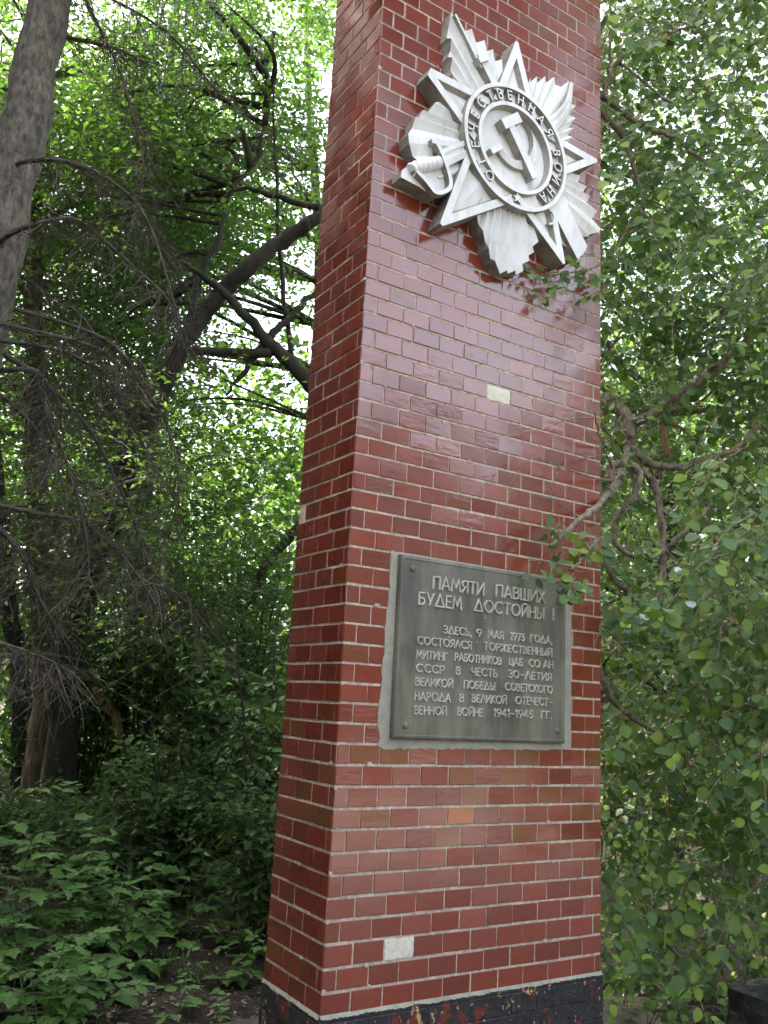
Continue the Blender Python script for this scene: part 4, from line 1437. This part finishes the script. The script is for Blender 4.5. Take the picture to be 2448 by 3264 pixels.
tag(leaf_mesh("grass", gr_.p, gr_.d, gr_.n, gr_.s, T_FAR, [M['leaf_under']], None, None, .09), kind='stuff')
lt_ = Leaves(79)
for k in range(9000):
    az, hd = R2.uniform(8, 31), 4.2 + 4.5 * R2.random()
    p = polar(az, hd)
    if p.y < 1.37 and p.x < 2.32:
        if R2.random() > .05:
            continue
        p.z = .004
    else:
        p.z = ground_z(p.x, p.y) + .006 if not (p.x < 2.6 and p.y < 1.55) else -.045
    lt_.leaf(p, Vector((R2.gauss(0, 1), R2.gauss(0, 1), R2.gauss(0, .15))), Vector((0, 0, 1)) + lt_.rv(.3), .008 + .03 * R2.random() ** 2.2)
tag(leaf_mesh("leaf_litter", lt_.p, lt_.d, lt_.n, lt_.s, T_CHIP, [M['litter']]), kind='stuff')
tw = MB()
for k in range(160):
    az, hd = R2.uniform(9, 30), R2.uniform(4.3, 7.5)
    p = polar(az, hd)
    if p.y < 1.4:
        continue
    p.z = ground_z(p.x, p.y) + .012 if not (p.x < 2.6 and p.y < 1.55) else -.03
    a = R2.uniform(0, 6.28)
    ln = R2.uniform(.05, .22)
    d = Vector((math.cos(a), math.sin(a), 0))
    tw.tube([p, p + d * ln * .5 + Vector((0, 0, .01)), p + d * ln + Vector((R2.gauss(0, .02), R2.gauss(0, .02), 0))], [.003, .0028, .002], 4, 0, False)
tag(tw.build("twig_litter", M['twig_grey']), kind='stuff')

# --- the apple tree at the right, hanging over the corner of the pillar
R3 = random.Random(91)
ab = polar(42.5, 5.9)
apple = empty("apple_tree", (ab.x, ab.y, ground_z(ab.x, ab.y)), "round leaved apple tree drooping beside the pillar with gnarled broken branches", "tree")
t = MB()
A8 = lambda *q: [(1600 + x / 1.7017, 900 + y / 1.7017) for x, y in q]
t.tube(*knobbly(catmull([(ab.x, ab.y, -.2), (ab.x + .03, ab.y, .8), (ab.x - .02, ab.y - .03, 1.5), tuple(ath(1880, 1262, 5.7))], 6), lerp_list([.14, .115, .1, .07], 19), R3), 12)
LIMB = [
    (A8((480, 640), (560, 655), (640, 690), (685, 760), (700, 850), (690, 920)), [5.5, 5.3, 5.1, 4.95, 4.9, 4.85], [.05, .045, .042, .035, .03, .026]),
    (A8((680, 770), (780, 735), (900, 655), (1000, 590), (1100, 510), (1250, 380), (1420, 230), (1560, 90)), [4.95, 4.9, 4.85, 4.8, 4.75, 4.7, 4.65, 4.6], [.03, .028, .026, .024, .022, .018, .014, .008]),
    (A8((480, 620), (600, 645), (740, 685), (860, 710), (1000, 700), (1150, 690)), 5.8, [.05, .045, .038, .03, .026, .018]),
    (A8((690, 900), (660, 990), (640, 1060), (600, 1120), (570, 1160)), [4.85, 4.75, 4.6, 4.4, 4.2], [.026, .024, .023, .02, .018]),
    (A8((570, 1150), (520, 1210), (430, 1280), (340, 1360), (270, 1430)), [4.2, 3.95, 3.75, 3.65, 3.6], [.0165, .015, .0125, .011, .009]),
    (A8((590, 1090), (585, 1030), (610, 990), (680, 985), (740, 1020), (735, 1100), (700, 1180), (640, 1250), (600, 1340), (640, 1440), (730, 1490), (850, 1495)), 4.5, [.024, .024, .022, .02, .019, .018, .016, .014, .013, .013, .012, .007]),
    (A8((700, 900), (740, 935), (800, 980), (880, 1000), (980, 1000), (1100, 960), (1220, 925), (1440, 880)), [4.85, 4.8, 4.75, 4.7, 4.7, 4.7, 4.7, 4.7], [.026, .024, .022, .02, .018, .016, .014, .008]),
    (A8((760, 1020), (820, 1080), (850, 1200), (872, 1400), (862, 1650), (835, 1800), (828, 1880)), 4.7, [.016, .018, .017, .016, .015, .013, .009]),
    (A8((560, 1380), (520, 1400), (450, 1480), (380, 1560)), [4.0, 3.85, 3.7, 3.6], [.007, .007, .006, .004]),
    (A8((840, 1490), (900, 1430), (1000, 1340), (1070, 1280), (1140, 1200)), 4.65, [.012, .012, .012, .011, .007]),
    (A8((1200, 930), (1300, 880), (1350, 810), (1400, 760)), 4.7, [.014, .013, .012, .009]),
    (A8((660, 700), (640, 760), (660, 830), (700, 900), (715, 980), (700, 1100)), 4.8, [.006, .006, .006, .005, .005, .004]),
    (A8((560, 780), (600, 860), (620, 980), (660, 1080)), 4.9, [.01, .009, .009, .008]),
    (A8((1250, 380), (1180, 200), (1290, 40), (1340, -120)), [4.7, 4.75, 4.8, 4.9], [.01, .009, .008, .006]),
    (A8((700, 1000), (740, 1160), (880, 1240), (980, 1340)), 4.9, [.01, .009, .008, .006]),
    (A8((560, 1480), (600, 1600), (700, 1700), (820, 1800)), 5.0, [.016, .014, .012, .01]),
    ([(1890, 296), (1915, 304), (1940, 250), (1966, 200), (2048, 141), (2150, 100), (2300, 60)], 4.35, [.016, .014, .012, .011, .009, .007, .004]),
    ([(1880, 290), (1917, 306), (2007, 372), (2060, 405), (2150, 440), (2260, 530)], 4.4, [.02, .019, .017, .015, .012, .006]),
    ([(1953, 60), (1945, 160), (1939, 265)], 4.4, [.007, .007, .005]),
    ([(1969, 201), (2048, 255), (2120, 320), (2200, 350)], 4.38, [.008, .008, .007, .004]),
    ([(1900, 350), (1935, 380), (1985, 430), (2010, 500), (2040, 600), (2060, 720)], 4.45, [.018, .017, .015, .013, .01, .005]),
    ([(1905, 2120), (1925, 2180), (1960, 2240), (2050, 2310), (2130, 2350)], 4.5, [.02, .018, .015, .012, .006]),
    ([(1920, 2420), (1950, 2500), (1985, 2560), (2050, 2590)], 4.2, [.004, .004, .003, .002]),
    ([(2330, 1750), (2310, 1950), (2290, 2150)], 4.3, [.006, .006, .004]),
    # bare twigs across the tiles
    (A8((590, 1000), (560, 900), (540, 850), (515, 760), (500, 700)), [4.4, 4.1, 3.95, 3.85, 3.8], [.006, .005, .0045, .004, .003]),
    (A8((520, 740), (470, 735), (420, 738), (330, 755), (260, 780), (220, 803)), [3.85, 3.8, 3.75, 3.7, 3.68, 3.65], [.0035, .0034, .003, .0028, .0024, .0018]),
    (A8((575, 935), (500, 945), (420, 960)), [4.15, 3.95, 3.85], [.004, .0035, .0025]),
    (A8((600, 1075), (540, 1068), (440, 1040), (320, 1000), (250, 975), (180, 950), (100, 1000), (10, 1015)), [4.4, 4.0, 3.85, 3.75, 3.7, 3.65, 3.6, 3.55], [.005, .0045, .004, .0036, .003, .0026, .002, .0015]),
    (A8((320, 1000), (285, 1060), (270, 1140), (268, 1230)), [3.75, 3.7, 3.68, 3.66], [.003, .0028, .0024, .0016]),
    (A8((110, 1000), (50, 1090), (20, 1200)), [3.6, 3.55, 3.5], [.0022, .0018, .0012]),
    (A8((430, 1280), (300, 1190), (200, 1160)), [3.75, 3.65, 3.6], [.003, .0025, .0015]),
    (A8((560, 1790), (530, 1900), (490, 1990)), [4.1, 3.95, 3.9], [.004, .003, .0015]),
]
for pix, hd, rad in LIMB:
    hds = hd if isinstance(hd, list) else [hd] * len(pix)
    P = catmull([ath(u, v, h) for (u, v), h in zip(pix, hds)], 6)
    t.tube(*knobbly(P, lerp_list(rad, len(P)), R3, .1, .004), 10 if rad[0] > .01 else 6)
# random small bare twigs filling the inside of the crown
for k in range(420):
    az, hd = R3.uniform(44.5, 60), R3.uniform(4.9, 7.0)
    p = polar(az, hd, R3.uniform(.3, 6.4))
    d = Vector((R3.gauss(0, 1), R3.gauss(0, 1), R3.gauss(-.4, .8))).normalized()
    q = [p]
    ln = R3.uniform(.3, 1.1)
    for s in range(4):
        d = (d + Vector((R3.gauss(0, .18), R3.gauss(0, .18), -.08))).normalized()
        q.append(q[-1] + d * ln / 4)
    r = R3.choice([.003, .004, .004, .006, .009])
    t.tube(q, lerp_list([r, r * .4], 5), 4, 0, False)
t.build("branches", M['bark_apple'], apple)
# torn stub showing raw wood
ts = MB()
ts.tube(catmull([ath(*A8((858, 715))[0], 4.95), ath(*A8((875, 800))[0], 4.95), ath(*A8((895, 950))[0], 4.95)], 4), lerp_list([.006, .022, .014], 9), 7)
ts.tube(catmull([ath(*A8((868, 730))[0], 4.96), ath(*A8((930, 775))[0], 4.96), ath(*A8((1000, 800))[0], 4.96)], 4), lerp_list([.012, .012, .004], 9), 6)
ts.build("torn_stub", M['wood_raw'], apple)

L = Leaves(92)
B = Leaves(93)
camf = Vector(CP)


def curtain(n, az0, az1, h0, h1, z0, z1, dens, size, nl=7, seed=1, tl=(.2, .5)):
    r = random.Random(seed)
    for k in range(n):
        az, hd, z = r.uniform(az0, az1), r.uniform(h0, h1), r.uniform(z0, z1)
        p = polar(az, hd, z)
        if hd < 5.0 and az < 53 and 1.75 < z < 3.85 and r.random() < .85:
            continue
        if hd < 5.4 and az < 49 and .9 < z < 3.3 and r.random() < .6:
            continue
        if hd < 5.4 and az > 52.5 and z < .95 or hd < 4.7 and z < .6:
            continue
        w = noise.noise(p * 1.25) + .5 * noise.noise(p * 2.7)
        if w < dens(z, hd):
            continue
        a = r.uniform(0, 6.28)
        d = Vector((math.cos(a), math.sin(a), r.uniform(-.9, .2)))
        out = Vector((camf.x - p.x, camf.y - p.y, 0)).normalized()
        face = Vector((0, 0, .8)) + out * .6 + L.rv(.15)
        L.twig(p, d + out * .3, r.uniform(*tl), nl, size * r.uniform(.8, 1.15), .9, .9, .003, True, face, r.randint(4, 6) if r.random() < .75 else 0)
        if z < 2.2 and r.random() < .34 or r.random() < .05:
            c = p + L.rv(.04)
            for q in range(r.randint(5, 10)):
                B.leaf(c + B.rv(.018), B.rv() + Vector((0, 0, -.8)), B.rv(), r.uniform(.014, .032))


curtain(1750, 45.4, 64, 4.25, 5.4, .2, 6.6, lambda z, h: -.22 + (.08 if z > 4.2 else 0) + (.1 if z < .5 else 0), .06, 10, 1, (.25, .6))
curtain(2400, 44.5, 66, 5.2, 6.8, .1, 7.5, lambda z, h: -.3 + (.12 if z > 4.2 else 0), .058, 10, 2, (.25, .6))
curtain(300, 49.5, 62, 3.75, 4.3, .2, 2.8, lambda z, h: -.1, .06, 6, 3)
# the sprays that hang in front of the pillar's edge and over the emblem's corner
r = random.Random(5)
for (x, y, hd, n, ln) in [(620, 1720, 4.05, 9, .16), (650, 1790, 4.05, 8, .16), (540, 1750, 3.95, 5, .16), (680, 1690, 4.1, 7, .15), (300, 1560, 3.62, 8, .12), (345, 1590, 3.62, 8, .12), (400, 1630, 3.65, 6, .1), (215, 1545, 3.6, 3, .08), (260, 1520, 3.6, 4, .09),
                          (340, 1340, 3.66, 5, .1), (300, 1290, 3.64, 4, .1), (420, 1400, 3.7, 4, .09), (480, 1370, 3.75, 6, .12), (520, 1400, 3.8, 6, .12), (350, 1430, 3.66, 4, .08),
                          (590, 900, 4.3, 6, .12), (570, 1050, 4.3, 4, .1), (600, 1110, 4.3, 5, .1), (560, 1300, 4.0, 5, .12), (500, 1440, 3.85, 5, .1)]:
    u, v = A8((x, y))[0]
    p = ath(u, v, hd)
    out = (camf - p).normalized()
    L.twig(p - Vector((0, 0, -.03)), Vector((r.gauss(0, .5), r.gauss(0, .5), -.5)), ln, n, .05, .6, .9, .0018, True, Vector((0, 0, .7)) + out * .7, 2)
for (u, v, n, hd) in [(1745, 885, 5, 3.75), (1800, 870, 6, 3.8), (1850, 850, 7, 3.85), (1885, 890, 7, 3.9), (1830, 905, 5, 3.8), (1900, 930, 7, 3.95), (1875, 820, 4, 3.9), (1925, 880, 8, 4.05), (1770, 900, 4, 3.75)]:
    p = ath(u, v, hd)
    out = (camf - p).normalized()
    L.twig(p, Vector((-.7, -.2, r.uniform(-.5, .2))), .12, n, .05, .5, .9, .0018, True, Vector((0, 0, .6)) + out * .7, 2)
L.w.tube(catmull([ath(2010, 700, 4.6), ath(1960, 800, 4.3), ath(1900, 850, 3.95), ath(1800, 872, 3.8), ath(1740, 878, 3.72)], 5), lerp_list([.007, .002], 21), 5, 1)
L.build("crown", T_ROUND, [M['leaf_apple'], M['bark_apple']], apple)
leaf_mesh("withered_blossom", B.p, B.d, B.n, B.s, T_CHIP, [M['blossom']], apple)

# --- trees further back on the right
LF = [M['leaf_far'], M['twig_green']]
K2 = dict(tlen=.6, droop=.35, r_puff=.8, rad=.005)
for i, (az, hd, lab, zc, rz, npf) in enumerate([(49, 9.0, "darker tree close behind the apple branches", 4.6, 4.2, 60), (56, 10.5, "green tree at the right frame edge behind the apple tree", 5.0, 4.4, 60), (44, 11.5, "tree standing behind the pillar's right edge", 5.2, 4.6, 46)]):
    rng = random.Random(700 + i)
    b = polar(az + 2, hd + .5)
    b.z = ground_z(b.x, b.y)
    root = empty("background_tree", b, lab, "tree", "trees behind the apple tree")
    t = MB()
    P = catmull([b - Vector((0, 0, .1)), b + Vector((.1, .1, 2.5)), b + Vector((.0, .2, 5)), b + Vector((.2, .1, 8))], 6)
    t.tube(*knobbly(P, lerp_list([.16, .12, .08, .03], len(P)), rng), 10)
    L = Leaves(710 + i)
    puffs(L, polar(az, hd, zc), (1.6, 1.5, rz), npf, 14, 8, .085, rng, origin=lambda q: min(P, key=lambda p: (p - q).length + max(0, p.z - q.z + .3) * 1.5), limbs=t, **K2)
    t.build("trunk", M['bark_dark'], root)
    L.build("crown", T_OVAL, LW if i == 0 else LF, root)

# bright broad leaves sprouting beside the slab at the right
for i, (u, v, hd, h, size, lab) in enumerate([(1985, 3190, 4.6, .16, .1, "bright broad leaved sprout beside the pillar's right foot"), (2060, 3240, 4.5, .12, .095, "bright sprout at the edge of the slab below the apple leaves"), (2180, 3270, 4.6, .2, .1, "sprout with long upright leaves at the bottom right")]):
    rng = random.Random(800 + i)
    b = ath(u, v, hd)
    b = polar(math.degrees(math.atan2(b.x - CP[0], b.y - CP[1])), {0: 5.35, 1: 4.95, 2: 4.9}[i])
    b.z = -.03
    root = empty("broadleaf_sprout", b, lab, "sprout", "sprouts along the slab")
    L = Leaves(810 + i)
    for k in range(5 if i < 2 else 4):
        a = rng.uniform(0, 6.28)
        p1 = b + Vector((rng.gauss(0, .07), rng.gauss(0, .07), h * rng.uniform(.6, 1.2)))
        L.w.tube([b, p1], [.003, .002], 3, 1, False)
        for q in range(3):
            a = rng.uniform(0, 6.28)
            L.leaf(p1, Vector((math.cos(a), math.sin(a), .25 if i < 2 else .9)), Vector((0, 0, 1)) + L.rv(.25), size * rng.uniform(.8, 1.2))
    leaf_mesh("leaves", L.p, L.d, L.n, L.s, T_LOBE, [M['leaf_under'], M['twig_green']], root, L.w)

# --- the wood all round, reading as one mass
R4 = random.Random(99)
Wd = Leaves(98)
for k in range(44000):
    az = R4.uniform(-16, 80)
    hd = R4.uniform(12.5, 20)
    z = R4.random() * 7.6
    p = polar(az, hd, z)
    lim = 6.7 + 1.6 * noise.noise(Vector((az * .09, hd * .2, 0)))
    if z > lim:
        continue
    if noise.noise(p * .55) < -.6:
        continue
    for q in range(3):
        Wd.leaf(p + Wd.rv(.16), Wd.rv(), Vector((0, 0, 1)) + Wd.rv(.5), R4.uniform(.12, .2))
tag(leaf_mesh("woods", Wd.p, Wd.d, Wd.n, Wd.s, T_FAR, [M['leaf_far']], None, None, 1.1), kind='stuff')
# unseen wood added at left, dark to dim the pillar's side and its reflections
Wd = Leaves(96)
for k in range(24000):
    az = R4.uniform(-152, -22)
    hd = R4.uniform(5.4, 8)
    p = Vector((math.sin(math.radians(az)) * hd, math.cos(math.radians(az)) * hd, R4.random() * (12 if az > -108 else 6)))
    if p.y > 1 and math.degrees(math.atan2(p.x - CP[0], p.y - CP[1])) > -4:
        continue
    if noise.noise(p * .55) < -.3:
        continue
    for q in range(3):
        Wd.leaf(p + Wd.rv(.16), Wd.rv(), Vector((0, 0, 1)) + Wd.rv(.5), R4.uniform(.14, .24))
for k in range(9000):  # further unseen leaves added to keep the sun off the undergrowth
    p = polar(R4.uniform(-45, -2.5), R4.uniform(7, 13), 1 + R4.random() * 7.5)
    if noise.noise(p * .55) < -.4:
        continue
    for q in range(3):
        Wd.leaf(p + Wd.rv(.16), Wd.rv(), Vector((0, 0, 1)) + Wd.rv(.5), R4.uniform(.16, .26))
tag(leaf_mesh("shade_wood", Wd.p, Wd.d, Wd.n, Wd.s, T_FAR, [M['leaf_dark']], None, None, 1.1), kind='stuff')
# wood on the far side of the paved place, mirrored in the glaze, with a tall crown near by
Tl = Leaves(97)
for k in range(11000):
    az = R4.uniform(84, 205)
    hd = R4.uniform(15, 19)
    z = R4.random() ** .8 * ((2.6 + 5.6 * max(0, min(1, (24 - abs(az - 143)) / 9))) * (1 + .34 * noise.noise(Vector((az * .11, 1, 0)))))
    p = Vector((.6 + math.sin(math.radians(az)) * hd, math.cos(math.radians(az)) * hd, z))
    if noise.noise(p * .5) < -.25:
        continue
    for q in range(3):
        Tl.leaf(p + Tl.rv(.25), Tl.rv(), Vector((0, 0, 1)) + Tl.rv(.5), R4.uniform(.25, .42))
for k in range(5000):
    v = Tl.rv(.5)
    p = Vector((3.0, -5.0, 11.3)) + Vector((v.x * 3.2, v.y * 2.8, v.z * 3.4))
    if noise.noise(p * .7) < -.2:
        continue
    for q in range(3):
        Tl.leaf(p + Tl.rv(.2), Tl.rv(), Tl.rv(), R4.uniform(.12, .22))
tag(leaf_mesh("treeline", Tl.p, Tl.d, Tl.n, Tl.s, T_FAR, [M['leaf_dark']], None, None, 1.1), kind='stuff')
